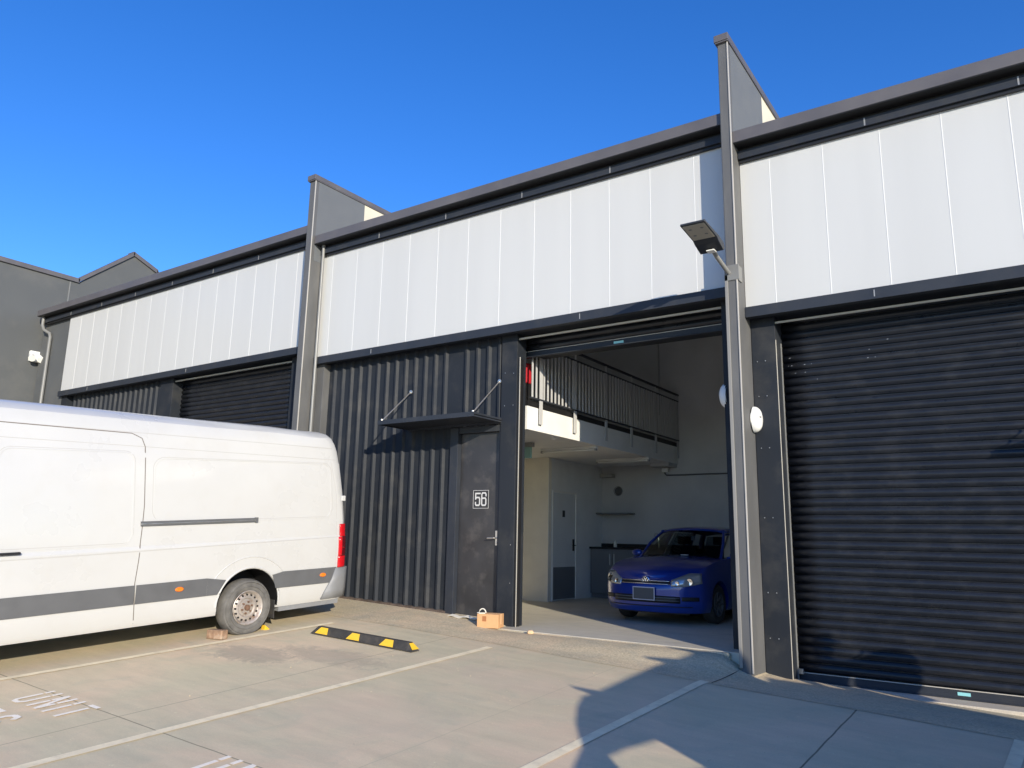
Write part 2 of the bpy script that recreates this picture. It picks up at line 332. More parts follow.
# expansion joint across the apron by the pillar
drape('apron_joint', lambda u, v: (-2.99 + 0.05 * v * 0 + 0.012 * u, 8.08 + v * 0.9), 1, 8, 0.008, M['rubber_blk'], 'dark expansion joint across the apron')

def pline(p0, p1, wd, name, label):
    d = Vector((p1[0] - p0[0], p1[1] - p0[1])); ln = d.length; d /= ln; nrm = Vector((-d.y, d.x))
    def fn(u, v):
        c = Vector(p0) + d * (ln * v) + nrm * (wd * (u - 0.5)); return (c.x, c.y)
    return drape(name, fn, 2, int(ln / 0.2) + 1, 0.0065, M['paint_line'], label)
pline((-9.06, -1.2), (-8.43, 7.85), 0.10, 'painted_line', 'faded cream parking line beside the van wheel')
pline((-6.32, -1.2), (-5.77, 7.98), 0.10, 'painted_line', 'long cream parking line running towards the timber-coloured box')
pline((-3.50, -1.2), (-3.07, 8.12), 0.10, 'painted_line', 'cream parking line half in shadow before the grey pillar')
pline((-0.86, -1.2), (-0.30, 7.90), 0.10, 'painted_line', 'pale parking line in shadow before the closed shutter')

# stencilled letters, drawn as strokes in a unit box (u right, v up)
GL = {
 'U': [((0, 1), (0, .78)), ((0, .70), (0, .12), (.12, 0), (.38, 0), (.5, .12), (.5, .70)), ((.5, .78), (.5, 1))],
 'N': [((0, 1), (0, .60)), ((0, .52), (0, 0)), ((0.02, .98), (.48, .02)), ((.5, 0), (.5, .46)), ((.5, .54), (.5, 1))],
 'I': [((0, 0), (0, .66)), ((0, .74), (0, 1))],
 'T': [((.25, 0), (.25, .78)), ((0, .93), (.5, .93))],
 '5': [((.5, .94), (0, .94), (0, .58)), ((0.05, .55), (.38, .55), (.5, .42), (.5, .32)), ((.5, .24), (.5, .12), (.38, 0.04), (.12, 0.04), (0, .12))],
 '6': [((.5, .82), (.38, .96), (.12, .96), (0, .82), (0, .52)), ((0, .44), (0, .16), (.12, 0.04), (.38, 0.04), (.5, .16), (.5, .40), (.38, .52), (.08, .52))],
}
def painted_text(txt, ox, oy, hgt, wid, gap, sw, name, label):
    b = MB(); x = ox
    for ch in txt:
        for st in GL[ch]:
            for a, c in zip(st[:-1], st[1:]):
                pa = Vector((x + a[0] * wid * 2 * .5, oy + a[1] * hgt)); pc = Vector((x + c[0] * wid, oy + c[1] * hgt)) if False else Vector((x + c[0] * wid, oy + c[1] * hgt))
                pa = Vector((x + a[0] * wid, oy + a[1] * hgt))
                d = (pc - pa); n = Vector((-d.y, d.x)).normalized() * (sw / 2); e = d.normalized() * (sw * 0.12)
                q = [pa - e + n, pc + e + n, pc + e - n, pa - e - n]
                b.add([(p.x, p.y, gz(p.x, p.y) + 0.0075 + 0.00015 * len(b.f)) for p in q], [(0, 3, 2, 1)])
        x += (wid * 0.5 if ch != 'I' else 0) + gap
    o = b.build(name, M['paint_white'], fix=False); tag(o, label, None, None, 'structure'); return o
painted_text('UNIT', -7.86, 3.49, 0.36, 0.28, 0.145, 0.046, 'painted_text', 'white stencilled word UNIT on the bay beside the van')
painted_text('56', -7.68, 2.95, 0.36, 0.27, 0.16, 0.052, 'painted_text', 'white stencilled number 56 below the word UNIT')
painted_text('UNIT', -5.10, 3.45, 0.36, 0.28, 0.145, 0.046, 'painted_text', 'white stencilled word UNIT cut by the bottom of the photo')

# ------------------------------------------------------------------ facade pieces
YP, YW = 9.29, 9.50          # cladding plane, recessed wall plane
def clad(b, x0, x1, z0, z1, off):
    x = x0; b.box(x0, x1, YP + 0.004, YP + 0.05, z0, z1)
def upper_cladding(parent, x0, x1, z0, z1, phase):
    b = MB(); n0 = math.ceil((x0 - phase) / 0.65); xsj = [x0] + [phase + 0.65 * k for k in range(n0, n0 + 40) if x0 + 0.05 < phase + 0.65 * k < x1 - 0.05] + [x1]
    for a, c in zip(xsj[:-1], xsj[1:]):       # each sheet bows forward by a few millimetres
        rows = [[(a + (c - a) * i / 8, YP - 0.0015 * math.sin(math.pi * i / 8) + 0.003 + 0.0006 * math.sin(a * 9 + zz), zz) for i in range(9)] for zz in (z0, (z0 + z1) / 2, z1)]
        b.grid(rows, 0, True)
    o = b.build('upper_cladding', M['clad'], parent, smooth=20, solid=0.0)
    for x in xsj[1:-1]:
        j = MB(); j.box(x - 0.0055, x + 0.0055, YP + 0.001, YP + 0.02, z0 + 0.003, z1 - 0.003); j.build('joint_strip', M['clad_joint'], parent, bevel=0.002)
    return o
def gutter(parent, x0, x1, zt):
    b = MB(); zb = zt - 0.165
    b.prism([(9.05, zb), (9.05, zt - 0.01), (9.06, zt), (9.10, zt), (9.10, zt - 0.012), (9.072, zt - 0.02), (9.072, zb + 0.012), (9.28, zb + 0.012), (9.28, zb)], 'x', x0, x1)
    o = b.build('gutter', M['gutter'], parent, bevel=0.003)
    f = MB(); f.box(x0 + 0.004, x1 - 0.004, 9.058, 9.31, zb - 0.010, zb - 0.002); f.build('eave_soffit_shade', M['black'], parent)  # black sheet: the underside's shade is put into the soffit colour
    f = MB(); f.box(x0 + 0.01, x1 - 0.01, 9.215, 9.245, zb - 0.165, zb - 0.055)
    k_ = MB(); k_.box(x0 + 0.012, x1 - 0.012, 9.25, 9.284, zb - 0.205, zb - 0.012); k_.build('shadow_gap', M['black'], parent)  # black strip painting in the shade of the gap below the fascia
    x = x0 + 1.55
    f.build('fascia', M['charcoal_b'], parent, bevel=0.002)
    while x < x1 - 0.3:
        c = MB(); c.box(x - 0.008, x + 0.008, 9.211, 9.2145, zb - 0.162, zb - 0.06); x += 1.55; c.build('fascia_joint', M['grey_metal'], parent)
    r = MB(); r.add([(x0, 9.09, zt - 0.01), (x1, 9.09, zt - 0.01), (x1, 24, zt + 0.42), (x0, 24, zt + 0.42)], [(0, 1, 2, 3)]); r.add([(x0, 9.09, zt - 0.05), (x1, 9.09, zt - 0.05), (x1, 24, zt + 0.38), (x0, 24, zt + 0.38)], [(3, 2, 1, 0)])
    r.build('roof', M['roofsheet'], parent)
def lintel(parent, x0, x1, z):      # z = bottom of the cladding
    b = MB(); b.box(x0, x1, YP - 0.045, YP + 0.055, z - 0.138, z - 0.002)
    b.build('lintel', M['charcoal_b'], parent, bevel=0.003)
    s = MB(); s.box(x0, x1, YP + 0.05, YW + 0.35, z - 0.118, z - 0.05); s.build('soffit', M['charcoal'], parent)
    x = x0 + 1.5
    while x < x1 - 0.4:
        j = MB(); j.box(x - 0.006, x + 0.006, YP - 0.048, YP - 0.0455, z - 0.11, z - 0.03); x += 4.2; j.build('lintel_joint', M['grey_metal'], parent)
def corrugated(parent, x0, x1, z0fn, z1):
    b = MB(); prof = []; x = x0
    while x < x1 - 0.001:
        for dx, y in ((0, 0), (0.105, 0), (0.135, -0.042), (0.170, -0.042), (0.200, 0)):
            if x + dx < x1: prof.append((x + dx, YW + y))
        x += 0.222
    prof.append((x1, YW))
    b.grid([[(p[0], p[1], z0fn(p[0]) - 0.03) for p in prof], [(p[0], p[1], (z0fn(p[0]) + z1) / 2) for p in prof], [(p[0], p[1], z1) for p in prof]])
    b.build('corrugated_wall', M['charcoal'], parent, solid=0.0)
    k = MB(); k.box(x0, x1, YW + 0.02, YW + 0.12, z0fn(x0) - 0.5, z1); k.build('wall_backing', M['inner_dark'], parent)
    f = MB(); f.add([(x0, YW - 0.055, z0fn(x0) - 0.05), (x1, YW - 0.055, z0fn(x1) - 0.05), (x1, YW - 0.055, z0fn(x1) + 0.035), (x0, YW - 0.055, z0fn(x0) + 0.035),
                     (x0, YW + 0.01, z0fn(x0) - 0.05), (x1, YW + 0.01, z0fn(x1) - 0.05), (x1, YW + 0.01, z0fn(x1) + 0.045), (x0, YW + 0.01, z0fn(x0) + 0.045)],
                    [(0, 1, 2, 3), (3, 2, 6, 7), (0, 3, 7, 4), (1, 5, 6, 2)])
    f.build('base_flashing', M['timber'] if False else mat('rusty_base_flashing', (0.10, 0.075, 0.06), 0.8, var=0.4, vscale=9), parent)
def shutter(parent, x0, x1, z0, z1, y=YW + 0.02, barlight=True, name='roller_door'):
    SL = [(0, 0.010), (0.06, -0.008), (0.28, -0.024), (0.48, -0.030), (0.68, -0.026), (0.84, -0.014), (0.90, 0.010)]
    b = MB(); p = 0.101; z = z0 + 0.11; prof = []
    while z < z1:
        for k in range(7):
            t = k / 6; prof.append((y + SL[k][1], z + p * SL[k][0]))
        z += p
    rows = [[(x, q[0] + 0.0015 * math.sin(x * 2.3 + q[1] * 5), q[1]) for q in prof] for x in frange(x0, x1, 10)]
    b.grid(rows, 0, False)
    o = b.build(name, M['slat'], parent, smooth=28, solid=0.004, fix=False)
    s = MB(); s.box(x0, x1, y - 0.028, y + 0.02, z0, z0 + 0.10); s.box(x0, x1, y - 0.05, y - 0.028, z0, z0 + 0.012)
    bar = s.build('bottom_bar', M['charcoal_b'], parent, bevel=0.004)
    if barlight:
        q = MB(); q.box(x0, x1, y - 0.033, y - 0.028, z0 + 0.092, z0 + 0.101); q.build('bottom_bar_trim', M['pale_trim'], parent)
    return o
def screws(parent, pts, y):
    for x, z in pts:
        b = MB(); b.lathe([(0.0, -0.004), (0.006, -0.003), (0.008, 0.0)], 'y', (x, y, z), 8); b.build('screw_head', M['galv'], parent)
def entry_door(parent, xl, xr, zb, number=True, mirror=False, top=2.82):
    fr = MB(); fr.box(xl - 0.26, xl - 0.003, YW - 0.06, YW + 0.12, zb - 0.1, top + 1.55) if False else None
    f = MB(); s = -1 if mirror else 1
    f.box(xl - 0.16, xl, YW - 0.05, YW + 0.12, zb - 0.05, top + 0.10); f.box(xr, xr + 0.035, YW - 0.03, YW + 0.12, zb - 0.05, top + 0.10); f.box(xl, xr, YW - 0.03, YW + 0.12, top, top + 0.10)
    f.build('door_frame', M['charcoal_b'], parent, bevel=0.006)
    d = MB(); d.box(xl + 0.004, xr - 0.004, YW + 0.045, YW + 0.09, zb + 0.012, top - 0.004)
    door = d.build('door', mat('scuffed_door_paint', (0.036, 0.036, 0.039), 0.38, var=0.22, vscale=2.4, dirt=(0.13, 0.12, 0.11), dscale=3.5, damt=0.55), parent, bevel=0.003)
    hx = (xl + 0.06) if mirror else (xr - 0.055)
    h = MB(); h.box(hx - 0.022, hx + 0.022, YW + 0.030, YW + 0.045, zb + 1.13, zb + 1.35); h.tube([(hx, YW + 0.03, zb + 1.24), (hx, YW - 0.03, zb + 1.24)], 0.010)
    h.tube([(hx, YW - 0.03, zb + 1.24), (hx - s * 0.13, YW - 0.03, zb + 1.235)], 0.010); h.lathe([(0.0, -0.006), (0.014, -0.005), (0.016, 0.0)], 'y', (hx, YW + 0.030, zb + 1.17), 12)
    h.build('handle', M['steel_door_pull'], door, bevel=0.002) 
    if number:
        cx_, cz = (xl + xr) / 2 + 0.005 + 0.02, 1.78
        a = MB(); a.box(cx_ - 0.15, cx_ + 0.15, YW + 0.038, YW + 0.045, cz - 0.14, cz + 0.14, 0)
        for bx in ((-0.15, 0.15, -0.14, -0.134), (-0.15, 0.15, 0.134, 0.14), (-0.15, -0.144, -0.134, 0.134), (0.144, 0.15, -0.134, 0.134)):
            a.box(cx_ + bx[0], cx_ + bx[1], YW + 0.036, YW + 0.038, cz + bx[2], cz + bx[3], 1)
        pl = a.build('number_plate', [M['sign_black'], M['sign_white']], door)
        dz0 = cz - 0.100
        GD = {'5': [((1, .93), (.08, .93), (.08, .50)), ((.08, .56), (.35, .63), (.80, .62), (.92, .52), (.92, .14), (.78, .04), (.22, .04), (.08, .14), (.08, .26))],
              '6': [((.92, .74), (.92, .86), (.78, .96), (.22, .96), (.08, .86), (.08, .14), (.22, .04), (.78, .04), (.92, .14), (.92, .48), (.78, .57), (.22, .57), (.10, .50))]}
        for ch, ox in (('5', -0.108), ('6', 0.012)):
            q = MB(); sw = 0.023; k = 0
            for st in GD[ch]:
                for a_, c_ in zip(st[:-1], st[1:]):
                    pa = Vector((cx_ + ox + a_[0] * 0.095, dz0 + a_[1] * 0.205)); pc = Vector((cx_ + ox + c_[0] * 0.095, dz0 + c_[1] * 0.205)); d_ = (pc - pa).normalized(); n_ = Vector((-d_.y, d_.x)) * sw / 2; e_ = d_ * sw * 0.35
                    yy = YW + 0.0355 - 0.0002 * k; k += 1
                    q.add([(v.x, yy, v.y) for v in (pa - e_ - n_, pc + e_ - n_, pc + e_ + n_, pa - e_ + n_)], [(0, 1, 2, 3)])
            q.build('digit', M['sign_white'], door)
    return door
def canopy(parent, xl, xr, z):
    b = MB(); yf = 8.74
    b.box(xl, xr, yf, YW - 0.045, z - 0.012, z + 0.0); b.box(xl, xr, yf - 0.004, yf + 0.0, z - 0.035, z + 0.035); b.box(xl, xl + 0.004, yf, YW - 0.045, z - 0.035, z + 0.03); b.box(xr - 0.004, xr, yf, YW - 0.045, z - 0.035, z + 0.03)
    b.box(xl, xr, YW - 0.05, YW - 0.04, z - 0.05, z + 0.05)
    c = b.build('canopy', M['charcoal_b'], parent)
    for x in (xl + 0.04, xr - 0.06):
        r = MB(); r.tube([(x, YW - 0.05, z + 0.62), (x, yf + 0.05, z + 0.03)], 0.010); r.lathe([(0, -0.012), (0.032, -0.010), (0.035, 0)], 'y', (x, YW - 0.045, z + 0.62), 14); r.tube([(x, yf + 0.05, z + 0.0), (x, yf + 0.05, z + 0.06)], 0.02)
        r.build('stay_rod', M['steel_door_pull'], c)

# ---- open middle unit
U2 = thing('warehouse_unit', (-6.9, 9.5, 0), 'open middle unit with number 56 door, ribbed charcoal wall and tall open shutter', 'building', 'row of warehouse units')
upper_cladding(U2, -10.90, -2.975, 4.44, 6.43, -6.06)
gutter(U2, -10.90, -2.97, 6.79)
lintel(U2, -10.92, -2.975, 4.44)
g0 = lambda x: gz(x, 9.45)
corrugated(U2, -10.72, -7.70, g0, 4.33)
# recess return at the left end
b = MB(); b.box(-10.90, -10.72, YP + 0.06, YW + 0.1, -0.1, 4.318); b.build('recess_return', M['pillar'], U2, bevel=0.004)
# corrugated sheeting continues above the door
bb = MB(); prof = []; x = -10.72 + 0.222 * 14
while x < -6.74:
    for dx, y in ((0, 0), (0.105, 0), (0.135, -0.042), (0.170, -0.042), (0.200, 0)):
        if -7.70 <= x + dx < -6.73: prof.append((x + dx, YW + y))
    x += 0.222
prof.insert(0, (-7.70, YW)); bb.grid([[(p[0], p[1], zz) for p in prof] for zz in (2.93, 4.33)]); bb.build('over_door_cladding', M['charcoal'], U2)
bb = MB(); bb.box(-7.70, -6.73, YW + 0.02, YW + 0.1, 2.93, 4.33); bb.build('over_door_backing', M['inner_dark'], U2)
entry_door(U2, -7.56, -6.765, -0.045)
b = MB(); b.box(-6.73, -6.44, YW - 0.055, YW + 0.20, -0.12, 4.322); b.box(-6.745, -6.73, YW - 0.03, YW + 0.1, -0.1, 4.322); b.build('door_post', M['charcoal'], U2, bevel=0.005)
screws(U2, [(-6.50, 0.55), (-6.50, 1.1), (-6.50, 3.2), (-6.66, 3.2), (-6.50, 3.7), (-6.66, 3.72)], YW - 0.056)
b = MB(); b.box(-6.44, -6.405, YW - 0.03, YW + 0.08, -0.08, 3.93); b.box(-6.404, -6.396, YW + 0.0, YW + 0.012, -0.05, 3.9); b.build('shutter_guide', M['black'], U2, bevel=0.003)
b = MB(); b.box(-6.4045, -6.394, YW - 0.034, YW - 0.026, -0.06, 3.95); b.build('guide_edge_trim', M['pale_trim'], U2)
b = MB(); b.box(-3.20, -2.972, YW - 0.055, YW + 0.30, -0.2, 4.322); b.build('door_post', M['charcoal'], U2, bevel=0.005)
b = MB(); b.box(-6.44, -3.165, YW - 0.01, YW + 0.01, 4.235, 4.262); b.build('header_angle', M['pale_trim'], U2)
shutter(U2, -6.62, -3.05, 4.02, 4.45, YW + 0.34)
b = MB(); b.box(-4.96, -4.80, YW + 0.308, YW + 0.311, 4.05, 4.085); b.build('sticker', M['sticker'], U2)
b = MB(); b.box(-6.62, -3.05, YW + 0.37, YW + 0.75, 4.08, 4.60); b.build('shutter_housing', M['black'], U2)
canopy(U2, -8.66, -6.71, 2.98)
b = MB(); b.tube([(-10.80, 9.20, 6.62), (-10.80, 9.20, -0.0)], 0.030, 14); b.tube([(-10.80, 9.20, 6.66), (-10.80, 9.20, 6.58)], 0.038, 14); b.build('downpipe', M['downpipe'], U2, smooth=True)

# interior shell
XR = -2.975; YB = 15.96; XD = -8.41; FZ = -0.06
b = MB(); b.box(-10.9, XR, 9.16, YB, -0.35, FZ); fl = b.build('garage_floor', M['floor_in']); tag(fl, 'smooth grey concrete floor inside the open unit', None, None, 'structure')
b = MB(); b.box(-6.46, -3.13, 9.10, 9.16, -0.45, FZ - 0.006); fl = b.build('door_sill', M['apron'], bevel=0.02); tag(fl, 'pale worn concrete sill of the open shutter', None, None, 'structure')
b = MB(); b.box(-11.0, XR + 0.0, YB, YB + 0.15, -0.35, 6.9); b.box(-6.95, -2.975, YB - 0.03, YB, -0.06, 6.85)
b.build('back_wall', M['inner_block'], U2)
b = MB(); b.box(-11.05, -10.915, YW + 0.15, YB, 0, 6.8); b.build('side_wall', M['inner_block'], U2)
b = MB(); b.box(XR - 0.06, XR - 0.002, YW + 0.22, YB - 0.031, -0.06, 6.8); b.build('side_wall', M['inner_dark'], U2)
b = MB(); b.box(-10.9, XD, 13.59, 13.70, FZ, 2.878); b.build('partition_wall', M['beige'], U2)
b = MB(); b.box(XD - 0.10, XD, 13.70, 13.74, FZ, 2.878); b.box(XD - 0.10, XD, 14.76, YB, FZ, 2.878); b.box(XD - 0.10, XD, 13.74, 14.76, 2.20, 2.878); b.box(XD - 0.0, XD + 0.004, 13.59, 13.6, FZ, 2.878)
b.build('partition_wall', M['white_wall'] if False else mat('pale_grey_board', (0.78, 0.79, 0.77), 0.8, var=0.05), U2)
f = MB()
for y0, y1, z0, z1 in ((13.74, 13.775, FZ, 2.20), (14.725, 14.76, FZ, 2.20), (13.775, 14.725, 2.165, 2.20)): f.box(XD - 0.06, XD + 0.015, y0, y1, z0, z1)
f.build('toilet_door_frame', M['white_wall'], U2)
d = MB(); d.box(XD - 0.045, XD - 0.005, 13.777, 14.723, FZ + 0.01, 2.163, 0); d.box(XD - 0.005, XD + 0.0, 13.80, 14.70, FZ + 0.03, 0.62, 1); d.box(XD - 0.005, XD + 0.002, 14.17, 14.27, 1.66, 1.80, 2)
td = d.build('toilet_door', [M['door_grey'], M['laminate'], M['black']], U2)
h = MB(); h.box(XD - 0.005, XD + 0.01, 14.60, 14.66, 0.95, 1.20); h.tube([(XD, 14.63, 1.07), (XD + 0.06, 14.63, 1.07), (XD + 0.06, 14.50, 1.07)], 0.012); h.build('toilet_door_handle', M['black'], td)
# mezzanine
SX0 = -6.50
b = MB(); b.box(-10.9, SX0, YW + 0.35, YB - 0.03, 2.88, 3.255); b.box(SX0, SX0 + 0.0, 0, 0, 0, 0) if False else None
mz = b.build('mezzanine_slab', M['white_wall'], U2, bevel=0.004)
b = MB(); b.box(-6.95, SX0 - 0.02, YB - 0.5, YB - 0.031, 2.80, 2.879); b.build('mezzanine_beam', M['inner_block'], U2)
b = MB(); b.box(SX0 - 0.06, SX0 - 0.01, YW + 0.37, YB - 0.04, 3.256, 3.35); b.build('kick_plate', M['black'], U2)
b = MB(); XRl = SX0 + 0.035
b.box(XRl - 0.012, XRl + 0.03, YW + 0.36, YB - 0.04, 4.40, 4.435); b.build('handrail', M['charcoal_b'], U2)
b = MB(); b.box(XRl - 0.01, XRl + 0.02, YW + 0.36, YB - 0.04, 4.26, 4.285); b.box(XRl - 0.01, XRl + 0.02, YW + 0.36, YB - 0.04, 3.375, 3.40); b.build('railing_rail', M['charcoal_b'], U2)
posts = [10.18, 11.29, 12.44, 13.52, 14.68, 15.86]
for y in posts:
    b = MB(); b.box(XRl + 0.0, XRl + 0.012, y - 0.045, y + 0.045, 2.99, 4.26); b.box(XRl + 0.0, XRl + 0.02, y - 0.012, y + 0.012, 4.285, 4.40); b.build('railing_post', M['rail_metal'], U2)
y = YW + 0.42
k = 0
while y < YB - 0.08:
    if min(abs(y - p) for p in posts) > 0.055:
        b = MB(); b.box(XRl, XRl + 0.012, y - 0.019, y + 0.019, 3.40, 4.26); b.build('baluster', M['rail_metal'], U2); k += 1
    y += 0.117
def tube_light(x0, x1, y, z, label):
    t = thing('tube_light', (x0, y, z), label, 'light fitting', 'tube lights under the mezzanine')
    b = MB(); b.box(x0, x1, y - 0.035, y + 0.035, z + 0.035, z + 0.0795); b.build('batten', M['white_plastic'], t, bevel=0.004)
    b = MB(); b.tube([(x0 + 0.03, y, z + 0.015), (x1 - 0.03, y, z + 0.015)], 0.016, 10); b.build('tube', M['white_plastic'], t, smooth=True)
    for xx in (x0, x1 - 0.03):
        b = MB(); b.box(xx, xx + 0.03, y - 0.03, y + 0.03, z - 0.005, z + 0.035); b.build('end_cap', M['grey_metal'], t)
tube_light(-7.72, -6.50, 14.42, 2.80, 'white tube light nearer the back wall, above the shelf')
tube_light(-7.75, -6.56, 12.25, 2.80, 'white tube light nearer the open shutter, above the toilet door')
t = thing('exit_sign', (-7.5, 11.3, 2.88), 'small hanging exit fitting under the mezzanine beside the door post', 'sign')
b = MB(); b.box(-7.66, -7.36, 11.28, 11.32, 2.60, 2.80); b.build('panel', M['green_sign'], t, bevel=0.004)
b = MB(); b.box(-7.70, -7.32, 11.26, 11.34, 2.80, 2.879); b.build('housing', M['grey_metal'], t, bevel=0.004)
b = MB(); b.lathe([(0.0, -0.035), (0.03, -0.03), (0.055, -0.01), (0.06, 0)], 'z', (-6.68, 10.95, 2.879), 18)
solo(b, 'smoke_detector', M['white_plastic'], (-6.68, 10.95, 2.879), 'round white smoke detector catching the sun under the mezzanine edge', 'detector', smooth=True)
b = MB(); b.box(-8.38, -8.05, YB - 0.16, YB - 0.02, 2.62, 2.70)
solo(b, 'wall_box', M['grey_metal'], (-8.2, YB, 2.62), 'small grey box high in the back corner', 'wall box', bevel=0.006)
b = MB(); b.box(-6.85, -6.70, YB - 0.12, YB - 0.032, 2.70, 2.79)
solo(b, 'security_camera', M['white_plastic'], (-6.78, YB, 2.7), 'tiny white fitting under the end of the mezzanine beam', 'camera', bevel=0.01)
t = thing('wall_fan', (-7.98, YB, 2.31), 'round dark vent on the back wall above the shelf', 'vent')
b = MB(); b.lathe([(0.0, -0.03), (0.05, -0.035), (0.08, -0.03), (0.095, 0.0)], 'y', (-7.98, YB - 0.001, 2.31), 24); b.build('cover', M['van_grey'], t, smooth=True)
b = MB(); b.lathe([(0.095, -0.03), (0.11, -0.02), (0.11, 0.0)], 'y', (-7.98, YB - 0.001, 2.31), 24); b.build('rim', M['laminate'], t, smooth=True)
b = MB(); b.box(XD + 0.01, -7.56, YB - 0.32, YB - 0.002, 1.775, 1.805)
solo(b, 'wall_shelf', M['laminate'], (-8, YB, 1.78), 'thin grey corner shelf on the back wall', 'shelf', bevel=0.002)
b = MB(); b.tube([(-6.80, YB - 0.05, 2.85), (-6.80, YB - 0.05, 2.67), (-6.76, YB - 0.05, 2.635), (-3.2, YB - 0.05, 2.635)], 0.016, 10)
solo(b, 'pipe', M['van_grey'], (-6.8, YB, 2.6), 'thin black pipe running along the back wall', 'pipe', smooth=True)
b = MB(); b.tube([(-6.9, YB - 0.05, 4.0), (-6.9, YB - 0.05, 6.7)], 0.018, 8)
solo(b, 'conduit', M['grey_metal'], (-6.9, YB, 4.0), 'thin vertical conduit high on the back wall behind the railing', 'conduit', smooth=True)
t = thing('kitchen_bench', (-7.5, YB, FZ), 'dark kitchen bench with black top against the back wall', 'bench')
b = MB(); b.box(XD + 0.02, -5.6, YB - 0.60, YB - 0.031, FZ + 0.10, 1.0); b.box(XD + 0.02, -5.62, YB - 0.55, YB - 0.04, FZ, FZ + 0.10); b.build('cabinet', M['laminate'], t, bevel=0.003)
b = MB(); b.box(XD + 0.005, -5.58, YB - 0.63, YB - 0.031, 1.0, 1.045); b.box(XD + 0.005, -5.58, YB - 0.05, YB - 0.031, 1.045, 1.12); b.build('bench_top', M['bench'], t, bevel=0.003)
for i in range(5):
    x0 = XD + 0.03 + i * 0.552
    b = MB(); b.box(x0 + 0.004, x0 + 0.546, YB - 0.62, YB - 0.602, FZ + 0.11, 0.97); dr = b.build('cabinet_door', M['laminate'], t, bevel=0.002)
    b = MB(); hx = x0 + (0.50 if i % 2 == 0 else 0.05); b.tube([(hx, YB - 0.645, 0.66), (hx, YB - 0.645, 0.90)], 0.006, 8); b.build('bar_handle', M['galv'], dr)
b = MB(); b.lathe([(0.0, 0.0), (0.035, 0.0), (0.038, 0.02), (0.034, 0.10), (0.015, 0.12), (0.012, 0.15), (0.0, 0.15)], 'z', (-7.92, YB - 0.30, 1.046), 14)
solo(b, 'soap_bottle', M['white_plastic'], (-7.92, YB - 0.30, 1.046), 'small white bottle standing on the black bench top', 'bottle', smooth=True)
b = MB(); b.tube([(-6.95, YB - 0.12, 1.046), (-6.95, YB - 0.12, 1.30), (-6.95, YB - 0.18, 1.36), (-6.95, YB - 0.28, 1.36), (-6.95, YB - 0.32, 1.30)], 0.012, 8)
solo(b, 'tap', M['chrome'], (-6.95, YB - 0.12, 1.046), 'chrome tap at the back of the bench beside the car', 'tap', smooth=True)
t = thing('fire_hose_reel', (-6.85, 10.35, 3.255), 'red and white item standing on the mezzanine behind the railing', 'red box')
b = MB(); b.box(-7.0, -6.62, 10.0, 10.16, 3.66, 4.00); b.build('cover', M['red_paint'], t, bevel=0.03)
b = MB(); b.box(-6.90, -6.70, 9.985, 9.999, 3.70, 3.82); b.build('panel', M['white_plastic'], t, bevel=0.003)
b = MB(); b.box(-6.98, -6.64, 10.02, 10.14, 3.256, 3.66); b.build('stand', M['black'], t)

# ---- closed right unit (0.31 lower)
DZ = -0.315
U3 = thing('warehouse_unit', (1.2, 9.5, DZ), 'closed right unit with a wide charcoal roller shutter under white cladding', 'building', 'row of warehouse units')
upper_cladding(U3, -2.825, 5.15, 4.44 + DZ, 6.43 + DZ, -2.445)
gutter(U3, -2.83, 5.16, 6.79 + DZ)
lintel(U3, -2.825, 5.15, 4.44 + DZ)
b = MB(); b.box(-2.825, -2.525, YW - 0.045, YW + 0.34, -0.6, 4.322 + DZ); b.build('door_post', M['charcoal'], U3, bevel=0.005)
screws(U3, [(-2.70 + dx, z) for z in (0.1, 0.62, 1.5, 2.35, 3.0, 3.45) for dx in (-0.06, 0.04)], YW - 0.047)
b = MB(); b.box(-2.525, -2.517, YW - 0.048, YW - 0.035, -0.40, 4.02 + DZ); b.build('shutter_guide', M['pale_trim'], U3, bevel=0.003)
b = MB(); b.box(-2.525, -2.512, YW + 0.17, YW + 0.20, -0.40, 4.02 + DZ); b.build('shutter_guide', M['downpipe'], U3, bevel=0.003)
b = MB(); b.box(-2.525, 0.80, YW - 0.02, YW + 0.0, 4.238 + DZ, 4.262 + DZ); b.build('header_angle', M['pale_trim'], U3)
shutter(U3, -2.524, 0.79, -0.382, 4.40 + DZ, YW + 0.27)
b = MB(); b.box(-0.90, -0.78, YW + 0.2375, YW + 0.241, -0.345, -0.312); b.build('sticker', M['sticker'], U3)
b = MB(); b.box(-2.52, -2.46, YW + 0.18, YW + 0.22, -0.30, -0.24); b.build('lock_pin', M['galv'], U3, bevel=0.004)
b = MB(); b.box(0.80, 1.09, YW - 0.055, YW + 0.34, -0.6, 4.322 + DZ); b.build('door_post', M['charcoal'], U3, bevel=0.005)
entry_door(U3, 1.15, 1.95, DZ - 0.05, number=False, mirror=True, top=2.82 + DZ)
canopy(U3, 1.02, 2.98, 2.98 + DZ)
corrugated(U3, 2.10, 4.98, lambda x: gz(x, 9.45), 4.33 + DZ)
b = MB(); b.box(1.09, 2.10, YW + 0.0, YW + 0.1, 2.93 + DZ, 4.33 + DZ); b.build('over_door_cladding', M['charcoal'], U3)
b = MB(); b.box(-2.8, 5.1, YW + 0.45, YW + 0.6, -1.1, 6.2); b.build('inner_wall', M['inner_dark'], U3)
b = MB(); b.box(-2.524, 0.80, 9.43, YW + 0.40, -0.8, -0.385)
fl = b.build('door_sill', M['thresh'], bevel=0.006); tag(fl, 'pale concrete sill strip under the closed shutter', None, None, 'structure')

